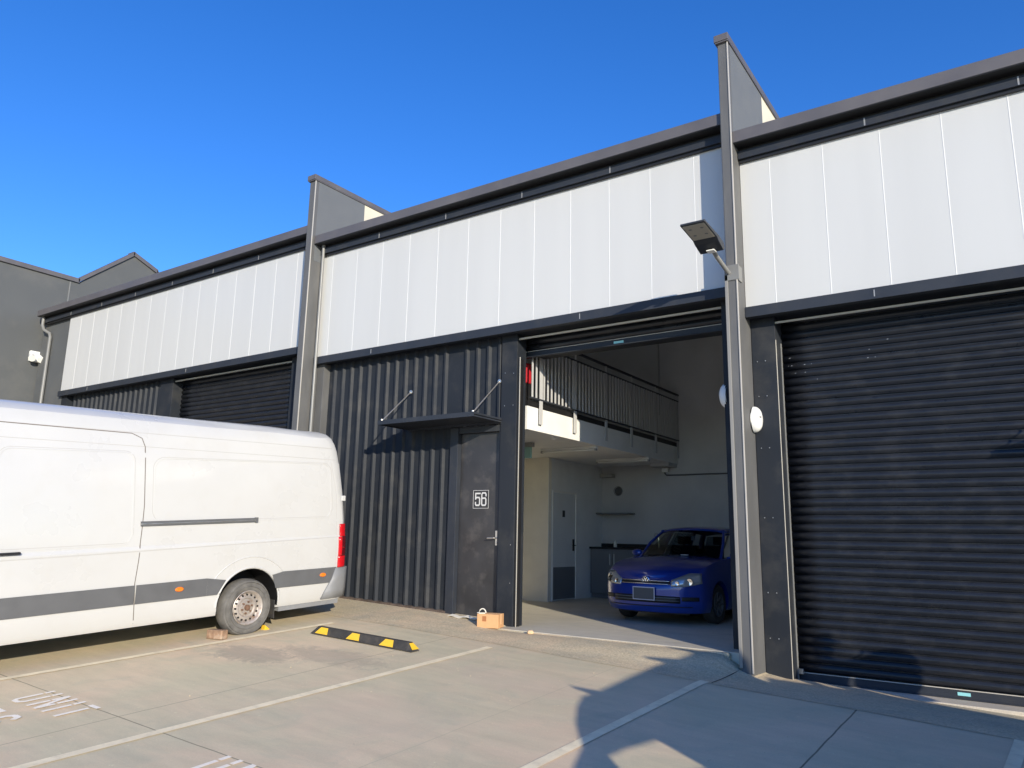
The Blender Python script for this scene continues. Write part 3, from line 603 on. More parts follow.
random.seed(11)
for (cx_, cz_, n_) in ((-2.28, 3.33, 9), (-1.55, 3.42, 4)):
    q = MB()
    for k in range(n_):
        x_ = cx_ + random.uniform(-0.18, 0.25); kk = round((cz_ + random.uniform(-0.16, 0.12) + 0.272) / 0.101); z_ = -0.272 + 0.101 * kk + 0.045; wd_ = random.uniform(0.006, 0.022)
        q.add([(x_, YW + 0.2365, z_), (x_ + wd_, YW + 0.2365, z_ + 0.002), (x_ + wd_ * 0.8, YW + 0.2365, z_ + 0.009), (x_ + wd_ * 0.1, YW + 0.2365, z_ + 0.007)], [(0, 1, 2, 3)])
    q.build('paint_scrape', M['grey_metal'], U3)
# ---- left unit (0.27 higher)
DL = 0.27
U1 = thing('warehouse_unit', (-16, 9.5, DL), 'left unit half hidden behind the van, its roller shutter closed', 'building', 'row of warehouse units')
upper_cladding(U1, -20.70, -11.12, 4.44 + DL, 6.43 + DL, -13.60)
gutter(U1, -22.1, -11.10, 6.79 + DL)
lintel(U1, -20.74, -11.12, 4.44 + DL)
corrugated(U1, -20.45, -16.30, lambda x: gz(x, 9.45), 4.33 + DL)
b = MB(); b.box(-16.30, -15.80, YW - 0.055, YW + 0.2, 0, 4.32 + DL); b.build('door_post', M['charcoal'], U1, bevel=0.005)
b = MB(); b.box(-11.80, -11.11, YW - 0.03, YW + 0.2, 0, 4.32 + DL); b.build('door_post', M['charcoal'], U1, bevel=0.005)
b = MB(); b.box(-15.8, -11.78, YW - 0.01, YW + 0.02, 4.235 + DL, 4.262 + DL); b.build('header_angle', M['pale_trim'], U1)
shutter(U1, -15.80, -11.79, 0.30, 4.40 + DL, YW + 0.20)
b = MB(); b.box(-22.3, -20.72, YP + 0.05, YP + 0.3, 0, 6.9); b.build('end_wall', M['render'], U1)
b = MB(); b.box(-20.72, -20.45, YP + 0.06, YW + 0.2, 0, 4.32 + DL); b.build('end_post', M['charcoal'], U1)
b = MB(); b.box(-20.7, -11.1, YW + 0.45, YW + 0.6, -1.1, 6.9); b.build('inner_wall', M['inner_dark'], U1)
b = MB(); b.tube([(-22.0, 9.18, 6.94), (-22.0, 9.18, 6.66), (-21.93, 9.20, 6.52), (-21.70, 9.26, 6.40), (-21.66, 9.27, 6.30), (-21.66, 9.27, 0.5)], 0.042, 14); b.build('downpipe', M['downpipe'], U1, smooth=True)

# ---- party walls with pillars
def party(x0, x1, ztop, zc, zbot, label, lamp=False):
    t = thing('party_wall', ((x0 + x1) / 2, 9.0, zbot), label, 'wall', 'tall blade walls between the units')
    yc = zc
    b = MB(); b.box(x0, x1, 9.0, yc, zbot - 0.5, ztop); b.build('front_wall', M['pillar'] if False else M['pillar'], t, bevel=0.012)
    b = MB(); b.box(x0 + 0.002, x1 - 0.002, yc, 24, -1.1, ztop - 0.002); b.build('rear_wall', M['cream'], t)
    b = MB(); b.box(x1 - 0.0005, x1 + 0.004, 9.075, yc, 6.3, ztop - 0.003); b.build('side_render', mat('blue_grey_render', (0.125, 0.135, 0.145), 0.8, var=0.05, bump=0.1), t)
    b = MB(); b.box(x0 - 0.032, x1 + 0.02, 8.955, 24, ztop, ztop + 0.10); b.box(x0 - 0.02, x1 + 0.02, 8.965, 24, ztop - 0.02, ztop); b.build('capping', M['gutter'], t, bevel=0.006)
    b = MB(); b.box(x1 - 0.012, x1 + 0.006, 8.988, 9.008, zbot + 0.0, ztop - 0.02); b.build('corner_bead', M['white_wall'] if False else mat('pale_corner_bead', (0.42, 0.40, 0.36), 0.35), t, bevel=0.004)
    return t
P3 = party(-2.97, -2.83, 7.78, 10.50, -0.25, 'right blade wall with the floodlight and white siren, between open and closed units')
P2 = party(-11.09, -10.92, 7.93, 10.30, 0.1, 'left blade wall beside the van, between the left and middle units')
b = MB(); b.box(-3.05, -2.975, 9.20, 9.26, -0.2, 4.50); b.build('edge_channel', M['downpipe'], P3, bevel=0.006)
b = MB(); b.box(-2.985, -2.945, 8.985, 9.0, -0.2, 4.50); b.build('edge_trim', mat('pale_trim', (0.25, 0.24, 0.22), 0.4), P3, bevel=0.004)
b = MB(); b.box(-2.93, -2.90, 8.992, 8.999, 0, 7.2); 
# ---- floodlight on the blade wall
FLt = thing('floodlight', (-2.92, 9.0, 4.52), 'black solar floodlight on a short arm fixed to the right blade wall', 'floodlight')
b = MB(); b.box(-2.985, -2.80, 8.985, 9.0, 4.42, 4.62); b.box(-2.83, -2.815, 9.0, 9.16, 4.42, 4.62); b.build('bracket', M['downpipe'], FLt, bevel=0.004)
b = MB(); b.tube([(-2.93, 8.99, 4.52), (-2.98, 8.72, 4.655), (-3.0, 8.50, 4.76)], 0.028, 12); b.build('arm', M['downpipe'], FLt, smooth=True)
h = MB(); rows = []
for yy, zz, hw, th in ((7.955, 4.83, 0.145, 0.015), (7.965, 4.832, 0.150, 0.03), (8.36, 4.795, 0.150, 0.045), (8.43, 4.775, 0.150, 0.08), (8.60, 4.735, 0.146, 0.11), (8.66, 4.74, 0.14, 0.05)):
    rows.append([(-3.0 - hw, yy, zz - th / 2), (-3.0 + hw, yy, zz - th / 2), (-3.0 + hw, yy, zz + th / 2), (-3.0 - hw, yy, zz + th / 2), (-3.0 - hw, yy, zz - th / 2)])
h.grid(rows); h.add(rows[0][:4], [(0, 1, 2, 3)]); h.add(rows[-1][:4], [(3, 2, 1, 0)])
h.build('head', M['charcoal_b'], FLt, bevel=0.006)
h = MB(); h.add([(-3.13, 7.985, 4.813), (-2.87, 7.985, 4.813), (-2.87, 8.34, 4.770), (-3.13, 8.34, 4.770)], [(0, 3, 2, 1)]); lp = h.build('lens', M['lens_panel'], FLt, solid=0.006)
for (yy, zz) in ((8.08, 4.799), (8.23, 4.780)):
    for xx in (-3.07, -2.93):
        h = MB(); h.lathe([(0.0, -0.003), (0.018, -0.002), (0.022, 0.0)], 'z', (xx, yy, zz), 12); h.build('led', M['laminate'], FLt)
h = MB(); h.box(-3.04, -2.94, 8.50, 8.60, 4.668, 4.684); h.build('sensor', M['white_plastic'], FLt, bevel=0.004)

# ---- sirens
def siren(loc, nrm, label):
    t = thing('siren', loc, label, 'siren', 'white oval sirens on the blade wall')
    b = MB(); n = 20; rows = []
    for j in range(7):
        a = j / 6 * math.pi / 2; rows.append([(loc[0] + nrm * (0.10 * math.sin(a) + 0.01), loc[1] + 0.115 * math.cos(a) ** 0.7 * math.cos(2 * math.pi * i / n), loc[2] + 0.165 * math.cos(a) ** 0.7 * math.sin(2 * math.pi * i / n)) for i in range(n + 1)])
    b.grid(rows); b.build('shell', M['white_plastic'], t, smooth=60)
    b = MB(); b.lathe([(0.0, 0.0), (0.12, 0.0), (0.12, nrm * 0.012), (0.0, nrm * 0.012)], 'x', loc, 20); o = b.build('base', M['white_plastic'], t)
    b = MB(); b.box(loc[0] + nrm * 0.085, loc[0] + nrm * 0.108, loc[1] - 0.07, loc[1] - 0.02, loc[2] + 0.01, loc[2] + 0.03); b.build('slot', M['grey_metal'], t)
siren((-2.822, 9.38, 2.70), 1, 'whole white oval siren on the sunlit side of the right blade wall')
siren((-3.17, 9.52, 3.06), -1, 'white oval siren half hidden inside the open shutter jamb')

# ---- building far left
FB = thing('rendered_building', (-22.4, 8, 0), 'plain grey rendered building with a stepped gable at the left edge', 'building')
b = MB(); b.prism([(-3, -0.8), (-3, 8.30), (10.12, 8.22), (10.16, 8.24), (11.62, 9.55), (12.42, 9.20), (13.5, 8.0), (25, 8.0), (25, -0.8)], 'x', -22.65, -22.4); b.box(-36, -22.65, -3, 25, -0.8, 7.9); b.build('wall', M['render'], FB)
b = MB()
cp = [(-3, 8.30), (10.12, 8.22), (11.62, 9.55), (12.42, 9.20), (13.6, 8.0)]
for (ya, za), (yb_, zb_) in zip(cp[:-1], cp[1:]):
    b.prism([(ya - 0.02, za + 0.0), (yb_ + 0.02, zb_ + 0.0), (yb_ + 0.02, zb_ + 0.13), (ya - 0.02, za + 0.13)], 'x', -22.70, -22.34)
b.build('coping', M['gutter'], FB, bevel=0.005)
b = MB(); b.box(-22.4, -22.385, 9.89, 9.92, 6.8, 8.2); b.build('control_joint', M['downpipe'], FB)
t = thing('security_light', (-22.35, 9.0, 5.8), 'small white twin security light high on the grey left building', 'security light')
b = MB(); b.box(-22.40, -22.30, 9.10, 9.40, 5.68, 5.98); b.build('body', M['white_plastic'], t, bevel=0.03)
for yy in (9.14, 9.38):
    b = MB(); b.tube([(-22.30, yy, 5.85), (-22.12, yy - 0.05, 5.72)], [0.06, 0.09], 14); b.build('lamp', M['white_plastic'], t, smooth=True)

# ------------------------------------------------------------------ van
def van_prof():   # half section (x outward, z)
    return [(0.60, 0.30), (0.955, 0.30), (0.985, 0.36), (1.000, 0.55), (1.012, 0.80), (1.020, 1.05), (1.016, 1.19), (0.998, 1.225), (0.990, 1.45), (0.950, 1.85), (0.905, 2.26), (0.888, 2.30), (0.868, 2.46), (0.835, 2.56), (0.770, 2.655), (0.66, 2.72), (0.45, 2.765), (0.2, 2.78), (0, 2.785)]
VST = [(1.6, 1), (0.5, 1.02), (0, 1.025), (-0.6, 1.03), (-1.5, 1.045), (-2.4, 1.06), (-3.1, 1.07), (-3.5, 1.06), (-3.9, 0.9)]
def vx(z, y=1.0):
    if z > 1.2:
        for (ya, ta), (yb, tb) in zip(VST[:-1], VST[1:]):
            if yb <= y <= ya: z = 1.2 + (z - 1.2) / (ta + (tb - ta) * (ya - y) / (ya - yb)); break
    P = van_prof()
    for (x0, z0), (x1, z1) in zip(P[1:-1], P[2:]):
        if z0 <= z <= z1: return x0 + (x1 - x0) * (z - z0) / (z1 - z0 + 1e-9)
    return 0.95
def make_van():
    rot = (math.atan(0.060), 0.036, -0.058)
    VX, VY = -9.71, 6.67
    t = thing('van', (VX, VY, gz(VX + 0.5, VY) + 0.0), 'long white high-roof delivery van parked nose out at the left', 'van', rot=rot)
    K = dict(world=False)
    P = van_prof(); b = MB(); rows = []
    st = [(1.60, 0.90, 1), (1.585, 0.955, 1), (1.54, 0.985, 1), (1.44, 1.0, 1), (1.1, 1.0, 1), (0.5, 1, 1.02), (0, 1, 1.025), (-0.6, 1, 1.03), (-1.5, 1, 1.045), (-2.4, 1, 1.06), (-3.1, 1, 1.07), (-3.5, 0.995, 1.06), (-3.8, 0.985, 0.97), (-4.2, 0.965, 0.66), (-4.55, 0.94, 0.36), (-4.62, 0.93, 0.22), (-5.0, 0.90, 0.10), (-5.25, 0.85, -0.02), (-5.36, 0.74, -0.12), (-5.40, 0.6, -0.25)]
    for y, wx, tz in st:
        half = []
        for (x, z) in P:
            zz = z if z < 1.2 else 1.2 + (z - 1.2) * max(tz, 0.0)
            if tz < 0 and z > 0.6: zz = min(zz, 1.2 + tz)
            yy = y
            if y > 1.4: yy = y - 0.16 * max(0, (z - 1.3) / 1.48) ** 2.2 * (1.0)
            half.append((x * wx, yy, zz))
        ring = half + [(-p[0], p[1], p[2]) for p in half[-2::-1]]
        rows.append(ring + [ring[0]])
    b.grid(rows)
    n = len(rows[0]) - 1
    b.add(rows[0][:n], [tuple(range(n))]); b.add(rows[-1][:n], [tuple(range(n - 1, -1, -1))])
    body = b.build('body', M['van_white'], t, smooth=24, **K)
    # wheel arches cut out
    cut = MB()
    for cy in (0.0, -4.3):
        cut.lathe([(0, -1.2), (0.455, -1.2), (0.455, 1.2), (0, 1.2)], 'x', (0, cy, 0.40), 48)
        cut.box(-1.2, 1.2, cy - 0.46, cy + 0.40, 0.0, 0.39) if False else None
    co = cut.build('cutter', M['black'], **K)
    md = body.modifiers.new('b', 'BOOLEAN'); md.operation = 'DIFFERENCE'; md.object = co; md.solver = 'EXACT'
    t_rot = t.rotation_euler.copy(); t_loc = t.location.copy(); t.rotation_euler = (0, 0, 0); t.location = (0, 0, 0)
    bpy.context.view_layer.update()
    me = bpy.data.meshes.new_from_object(body.evaluated_get(bpy.context.evaluated_depsgraph_get()))
    body.modifiers.clear(); body.data = me
    t.rotation_euler = t_rot; t.location = t_loc
    bpy.data.objects.remove(co)
    def ribbon(path, wd, off, th, name, m, par, closed=False, smooth=False):   # path of (y,z) on the left flank
        r = MB(); P2 = [Vector(p) for p in path]
        A, B = [], []
        for i, p in enumerate(P2):
            d = (P2[(i + 1) % len(P2)] if (closed or i < len(P2) - 1) else p) - (P2[i - 1] if (closed or i > 0) else p)
            d = d.normalized(); nn = Vector((-d.y, d.x)) * wd / 2
            A.append(p + nn); B.append(p - nn)
        if closed: A.append(A[0]); B.append(B[0])
        def s(q, o): return (vx(q.y, q.x) + o, q.x, q.y)
        r.grid([[s(q, off - 0.004) for q in A], [s(q, off + th) for q in A], [s(q, off + th) for q in B], [s(q, off - 0.004) for q in B]])
        return r.build(name, m, par, smooth=smooth, **K)
    def dens(pts, k=6):
        o = []
        for a, c in zip(pts[:-1], pts[1:]): o += [(a[0] + (c[0] - a[0]) * i / k, a[1] + (c[1] - a[1]) * i / k) for i in range(k)]
        return o + [pts[-1]]
    def rrect(y0, y1, z0, z1, r):
        o = []
        for cy, cz, a0 in ((y1 - r, z1 - r, 0), (y0 + r, z1 - r, 90), (y0 + r, z0 + r, 180), (y1 - r, z0 + r, 270)):
            o += [(cy + r * math.cos(R_(a0 + k * 15)), cz + r * math.sin(R_(a0 + k * 15))) for k in range(7)]
        full = []
        for i in range(len(o)):
            a, c = o[i], o[(i + 1) % len(o)]; L = math.hypot(a[0] - c[0], a[1] - c[1]); k = max(1, int(L / 0.08)); full += [(a[0] + (c[0] - a[0]) * j / k, a[1] + (c[1] - a[1]) * j / k) for j in range(k)]
        return full
    # sliding door seams
    ribbon(dens([(-1.50, 0.34), (-1.53, 0.80), (-1.50, 1.15), (-1.46, 1.7), (-1.46, 2.40), (-1.50, 2.50), (-1.62, 2.555), (-3.1, 2.60), (-3.15, 2.5)], 10), 0.010, -0.003, 0.004, 'door_seam', M['seam'], t)
    ribbon(dens([(-3.16, 2.5), (-3.16, 0.34)], 20), 0.010, -0.003, 0.004, 'door_seam', M['seam'], t)
    # pressed window panels: fine raised beads, with grey ribbons painting the shade along their edges
    bead = M['van_white']
    ss = M['crease_shade']
    for rr_, nm in ((rrect(-3.02, -1.58, 1.27, 2.34, 0.12), 'a'), (rrect(-1.36, 1.34, 1.50, 2.28, 0.14), 'b')):
        ribbon(rr_, 0.007, -0.003, 0.0035, 'panel_edge', ss, t, closed=True)
        ribbon([(q[0] * 0.985 + (-0.034 if nm == 'a' else 0), q[1] - 0.012) for q in rr_], 0.016, 0, 0.003, 'panel_bead', bead, t, closed=True)
    ribbon(dens([(-3.9, 2.45), (-3.1, 2.44), (1.42, 2.33)], 20), 0.007, -0.003, 0.0035, 'panel_line', ss, t)
    ribbon(dens([(-3.9, 2.62), (1.38, 2.50)], 30), 0.009, -0.003, 0.0035, 'panel_line', ss, t)
    ribbon(dens([(-3.9, 1.155), (-2.0, 1.165), (1.5, 1.20)], 10), 0.008, -0.002, 0.0035, 'crease_line', ss, t)
    ribbon(dens([(-3.9, 1.17), (-2.0, 1.18), (1.5, 1.215)], 10), 0.016, -0.002, 0.0045, 'crease_bead', bead, t)
    ribbon(dens([(1.40, 0.8), (1.42, 1.8), (1.34, 2.3)], 12), 0.007, -0.003, 0.0035, 'panel_line', ss, t)
    # slide rail
    r = MB(); r.box(0.985, 1.012, -1.50, 0.06, 1.46, 1.515, 0); r.box(0.99, 1.016, -1.50, 0.04, 1.478, 1.492, 1); r.box(0.985, 1.02, 0.03, 0.07, 1.455, 1.52, 0)
    r.build('slide_rail', [M['van_grey'], M['galv']], t, bevel=0.002, **K)
    # rub strips
    ribbon(dens([(-3.12, 0.675), (-1.53, 0.675)], 6), 0.215, 0, 0.014, 'rub_strip', M['van_grey'], t, smooth=True)
    ribbon(dens([(-1.515, 0.675), (-0.62, 0.675)], 6), 0.215, 0, 0.014, 'rub_strip', M['van_grey'], t, smooth=True)
    ribbon(dens([(0.50, 0.67), (1.42, 0.66)], 6), 0.215, 0, 0.014, 'rub_strip', M['van_grey'], t, smooth=True)
    for y0, y1 in ((-0.62, -0.36), (0.50, 0.33)):
        s_ = MB()
        za, zb_ = (0.568, 0.783) if y0 < 0 else (0.563, 0.778)
        s_.add([(vx(0.6) + 0.014, y0, za), (vx(0.78) + 0.014, y0, zb_), (vx(0.72) + 0.014, y1, 0.74 if y0 < 0 else 0.745), (vx(0.6) + 0.014, (y0 + y1) / 2 - 0.02 * (1 if y0 > 0 else -1), za)], [(0, 1, 2, 3)])
        s_.build('rub_strip_end', M['van_grey'], t, **K)
    # arch lip + pressed flare
    for rad, tr in ((0.470, 0.012), (0.64, 0.008)):
        a = MB(); pts = []
        for k in range(25):
            an = math.pi * k / 24 if rad < 0.6 else math.pi * (0.14 + 0.72 * k / 24)
            yy, zz = rad * math.cos(an) * (1.0 if rad < 0.6 else 1.0), 0.40 + rad * math.sin(an) * (1 if rad < 0.6 else 0.95); pts.append((vx(max(0.32, zz)) + 0.0, yy, zz))
        a.tube(pts, tr, 8); a.build('arch_lip', M['van_white'], t, smooth=True, **K)
    a = MB(); a.lathe([(0.450, 0.45), (0.450, 0.992)], 'x', (0, 0, 0.40), 40, a0=-0.15, a1=math.pi + 0.15); a.box(0.50, 0.55, -0.46, 0.46, 0.2, 0.9); a.build('wheel_well', M['black'], t, fix=False, **K)
    a = MB(); a.box(0.80, 0.97, 0.415, 0.425, 0.16, 0.40); a.build('mud_flap', M['rubber_blk'], t, **K)
    # side marker lights
    for y_, z_ in ((-0.98, 0.685), (1.18, 0.675)):
        a = MB(); a.lathe([(0.0, 0.022), (0.03, 0.020), (0.040, 0.008), (0.042, 0.0)], 'x', (vx(z_) + 0.012, y_, z_), 20)
        for i, v in enumerate(a.v): a.v[i] = (v[0], y_ + (v[1] - y_) * 1.35, z_ + (v[2] - z_) * 0.72)
        a.build('marker_light', M['orange_lens'], t, smooth=True, **K)
    # handle
    a = MB(); a.box(1.018, 1.05, -2.98, -2.76, 1.215, 1.243); a.build('door_handle', M['black'], t, bevel=0.008, **K)
    # tail lamp (wraps the corner)
    def corner(z0, z1, y0, m, name, out=0.008, inset=0.0):
        a = MB(); rws = []
        for zz in frange(z0, z1, 6):
            x0 = vx(zz); rws.append([(x0 + out, y0, zz), (x0 * 0.998 + out, 1.50, zz), (x0 * 0.982 + out, 1.565, zz), (x0 * 0.952 + out, 1.603, zz), (x0 * 0.90, 1.622, zz), (x0 * 0.80, 1.628, zz)])
        a.grid(rws); return a.build(name, m, t, smooth=50, solid=0.016, **K)
    corner(0.76, 0.92, 1.44, M['red_lens'], 'tail_light'); corner(0.925, 1.04, 1.50, M['dark_red'], 'tail_light_band'); corner(1.045, 1.20, 1.50, M['dark_red'], 'tail_light_band'); corner(1.205, 1.385, 1.47, M['red_lens'], 'tail_light')
    corner(0.925, 1.20, 1.445, M['red_lens'], 'tail_light', out=0.0045)
    a = MB(); rws = []
    for zz, ys_ in ((0.33, 1.18), (0.45, 1.24), (0.60, 1.34), (0.755, 1.40)):
        x0 = vx(zz) + 0.016; rws.append([(x0, ys_, zz), (x0, 1.46, zz), (x0 - 0.02, 1.57, zz), (x0 - 0.07, 1.655, zz), (x0 - 0.2, 1.70, zz), (0, 1.72, zz), (-x0 + 0.07, 1.655, zz), (-x0, 1.40, zz)])
    a.grid(rws); a.build('rear_bumper', M['van_bumper'], t, smooth=50, solid=0.02, **K)
    a = MB(); a.box(0.90, 0.955, 1.53, 1.60, 1.72, 1.80); a.build('door_hinge', M['van_white'], t, bevel=0.01, **K)
    a = MB(); a.box(0.89, 0.95, 1.58, 1.625, 0.98, 1.04); a.build('door_hinge', M['van_white'], t, bevel=0.01, **K)
    a = MB(); a.box(0.60, 0.955, 0.50, 1.52, 0.24, 0.298); a.box(-0.9, 0.85, -5.0, 1.4, 0.30, 0.34); a.build('sill_flange', M['van_bumper'], t, **K)
    # windows, lamps and grille at the front (outside the frame)
    a = MB(); a.add([(0.93, -3.45, 1.42), (0.90, -3.45, 2.05), (0.88, -3.75, 2.05), (0.92, -4.3, 1.50)], [(0, 1, 2, 3)]); a.add([(-0.94, -3.45, 1.42), (-0.91, -3.45, 2.05), (-0.89, -3.75, 2.05), (-0.93, -4.3, 1.50)], [(3, 2, 1, 0)]); a.build('cab_window', M['black'], t, solid=0.02, **K)
    a = MB(); a.box(-0.7, 0.7, -5.42, -5.39, 0.55, 0.85); a.build('grille', M['black'], t, **K)
    for sg in (1, -1):
        a = MB(); a.box(sg * 0.6, sg * 0.80, -5.30, -5.22, 0.75, 0.98); a.build('headlight', M['headlamp'], t, bevel=0.03, **K)
    # wheels
    for cy, sx in ((0, 1), (-4.3, 1), (0, -1), (-4.3, -1)):
        tw = MB(); c = (0, cy, 0.350)
        prof = [(0.215, 0.80), (0.30, 0.775), (0.345, 0.79), (0.362, 0.82), (0.366, 0.87), (0.362, 0.95), (0.345, 0.985), (0.30, 1.000), (0.235, 0.992), (0.215, 0.975)]
        tw.lathe([(r, x * sx) for r, x in prof], 'x', c, 48)
        for rr in (0.27, 0.325): tw.lathe([(rr - 0.004, 0.997 * sx), (rr, 1.004 * sx), (rr + 0.004, 0.997 * sx)], 'x', c, 48)
        for i, v in enumerate(tw.v):                  # the tyre sags: flatten a little at the ground
            if v[2] < 0.02: tw.v[i] = (v[0], v[1], 0.004 + (v[2] + 0.016) * 0.4)
        wp = tw.build('wheel', M['rubber'], t, smooth=40, **K)
        rm = MB(); rm.lathe([(r, x * sx) for r, x in [(0.216, 0.985), (0.222, 0.992), (0.215, 0.998), (0.200, 0.985), (0.185, 0.955), (0.175, 0.945), (0.150, 0.960), (0.125, 0.962), (0.110, 0.945), (0.085, 0.948), (0.075, 0.965), (0.0, 0.965)]], 'x', c, 48)
        rm.build('rim', M['rim'], wp, smooth=40, **K)
        ho = MB()
        for k in range(16):
            an = 2 * math.pi * k / 16; ho.lathe([(0.0, 0.9655 * sx), (0.0125, 0.9655 * sx), (0.0125, 0.94 * sx)], 'x', (0, cy + 0.163 * math.cos(an), 0.350 + 0.163 * math.sin(an)), 10)
        ho.build('vent_hole', M['black'], wp, **K)
        nu = MB()
        for k in range(6):
            an = 2 * math.pi * k / 6 + 0.3; nu.tube([(0.94 * sx, cy + 0.072 * math.cos(an), 0.350 + 0.072 * math.sin(an)), (0.985 * sx, cy + 0.072 * math.cos(an), 0.350 + 0.072 * math.sin(an))], 0.012, 6)
        nu.tube([(0.94 * sx, cy, 0.35), (0.995 * sx, cy, 0.35)], 0.038, 16)
        nu.build('hub', M['rubber_blk'] if False else mat('rusty_hub', (0.20, 0.12, 0.08), 0.6, metal=0.4, var=0.3, vscale=30), wp, **K)
    return t
VAN = make_van()

# chocks, wheel stop
z = gz(-8.85, 6.1)
b = MB(); b.box(-8.98, -8.74, 5.90, 6.02, z + 0.002, z + 0.115)
o = solo(b, 'brick', M['timber'], (-8.86, 5.96, z), 'broken brown brick wedged in front of the van wheel', 'brick', bevel=0.012, seg=3); o.rotation_euler = (0, 0, 0.25)
o.location = (-8.76, 6.20, gz(-8.76, 6.20))
z = gz(-8.62, 6.95)
b = MB(); b.prism([(6.93, z), (7.03, z), (6.93, z + 0.07)], 'x', -8.84, -8.76)
solo(b, 'wheel_chock', M['yellow'], (-8.6, 7.0, z), 'small yellow wedge chock behind the van wheel', 'chock', bevel=0.006)
t = thing('wheel_stop', (-7.23, 7.28, gz(-7.23, 7.28)), 'black rubber wheel stop with yellow reflective patches on the open bay', 'wheel stop')
x0, x1, y0 = -8.10, -6.32, 7.22; slz = -0.04
def ws(x, prf): return [(x, y0 + p[0] , gz(x, y0) + p[1]) for p in prf]
prf = [(-0.075, 0.0), (-0.075, 0.012), (-0.032, 0.10), (0.032, 0.10), (0.075, 0.012), (0.075, 0.0), (-0.075, 0.0)]
b = MB(); xsn = [(x0, 0.25), (x0 + 0.10, 1.0)] + [(x, 1.0) for x in frange(x0 + 0.2, x1 - 0.2, 8)] + [(x1 - 0.08, 1.0), (x1, 0.25)]
rows = [[(x, y0 + p[0], gz(x, y0) + 0.003 + p[1] * k) for p in prf] for x, k in xsn]; b.grid(rows)
for i in (0, -1): b.add(rows[i][:6], [tuple(range(6))])
b.build('rubber_block', M['rubber_blk'], t, bevel=0.006)
for cx_ in (x0 + 0.22, x0 + 0.80, x1 - 0.40, None):
    q = MB()
    if cx_ is not None:
        fr = lambda x, k: (x, y0 - 0.075 + 0.043 * k - 0.0025, gz(x, y0) + 0.018 + 0.084 * k)
        q.add([fr(cx_ - 0.13, 0.02), fr(cx_ + 0.10, 0.02), fr(cx_ + 0.075, 0.93), fr(cx_ - 0.055, 0.93)], [(0, 1, 2, 3)])
    else:
        X = x1 - 0.08; q.add([(x1 + 0.002, y0 - 0.06, gz(x1, y0) + 0.03), (x1 + 0.002, y0 + 0.06, gz(x1, y0) + 0.03), (X + 0.006, y0 + 0.032, gz(x1, y0) + 0.098), (X + 0.006, y0 - 0.032, gz(x1, y0) + 0.098)], [(0, 1, 2, 3)])
    q.build('reflective_patch', M['yellow'], t, solid=0.003)

# carton + scraps
zc = gz(-6.55, 9.1) + 0.006
t = thing('carton', (-6.60, 9.12, zc), 'small orange cardboard box against the post beside the number 56 door', 'box', rot=(0, 0, 0.28))
b = MB(); b.box(-0.16, 0.16, -0.11, 0.13, 0, 0.19); b.build('box_body', M['carton'], t, bevel=0.004, world=False)
b = MB(); b.box(-0.165, 0.165, -0.02, 0.025, 0.1905, 0.1925); b.box(0.161, 0.163, -0.02, 0.025, 0.05, 0.19); b.build('tape', M['carton_tape'], t, world=False)
b = MB(); b.box(-0.08, -0.02, -0.1125, -0.111, 0.09, 0.16); b.build('printed_mark', mat('brown_print', (0.35, 0.14, 0.05), 0.7), t, world=False)
b = MB(); pts = [(-0.10 + 0.05 * math.cos(a), -0.05, 0.20 + 0.055 * math.sin(a)) for a in [math.pi * k / 12 for k in range(13)]] + [(-0.17, -0.07, 0.198), (-0.13, -0.10, 0.197), (-0.05, -0.08, 0.198)]
b.tube(pts, 0.008, 8)
o = b.build('white_cord_loop', M['rope'], smooth=True, world=False); o.matrix_world = Matrix.Translation((-6.60, 9.12, zc)) @ Matrix.Rotation(0.28, 4, 'Z'); o.name = 'cord'
tag(o, 'looped white cord lying on the orange cardboard box', 'cord')
b = MB(); rws = [[(-7.50 + 0.60 * i / 8, 9.26 + 0.12 * j, gz(-7.2, 9.3) + 0.020 + 0.014 * math.sin(i * 1.7 + j) + 0.01 * j) for i in range(9)] for j in range(2)]; b.grid(rws)
solo(b, 'plastic_scrap', M['paper'], (-7.2, 9.3, gz(-7.2, 9.3)), 'flat white scrap lying on the step of the number 56 door', 'scrap', solid=0.006)
b = MB(); b.lathe([(0, 0), (0.045, 0.01), (0.05, 0.03), (0.03, 0.05), (0, 0.045)], 'z', (-5.85, 9.02, gz(-5.85, 9.02) + 0.0), 7)
solo(b, 'crumpled_wrapper', mat('tan_paper', (0.75, 0.52, 0.30), 0.8), (-5.85, 9.02, gz(-5.85, 9.02)), 'crumpled tan scrap on the sill of the open shutter', 'scrap')
random.seed(3)
b = MB()
for k in range(900):
    x = random.uniform(-9.5, 0.2); y = random.triangular(3.0, 9.4, 8.8); 
    if y > 9.1 and -6.5 < x < -3.1: continue
    r = random.uniform(0.002, 0.0048) * (1 + (random.random() > 0.97) * 0.8); z0 = gz(x, y) + 0.004
    b.add([(x - r, y - r, z0), (x + r, y - r * .6, z0), (x + r * .8, y + r, z0), (x - r * .7, y + r, z0), (x, y, z0 + r)], [(0, 1, 4), (1, 2, 4), (2, 3, 4), (3, 0, 4)])
o = b.build('grit', M['apron']); tag(o, 'loose grit scattered over the concrete', None, None, 'stuff')

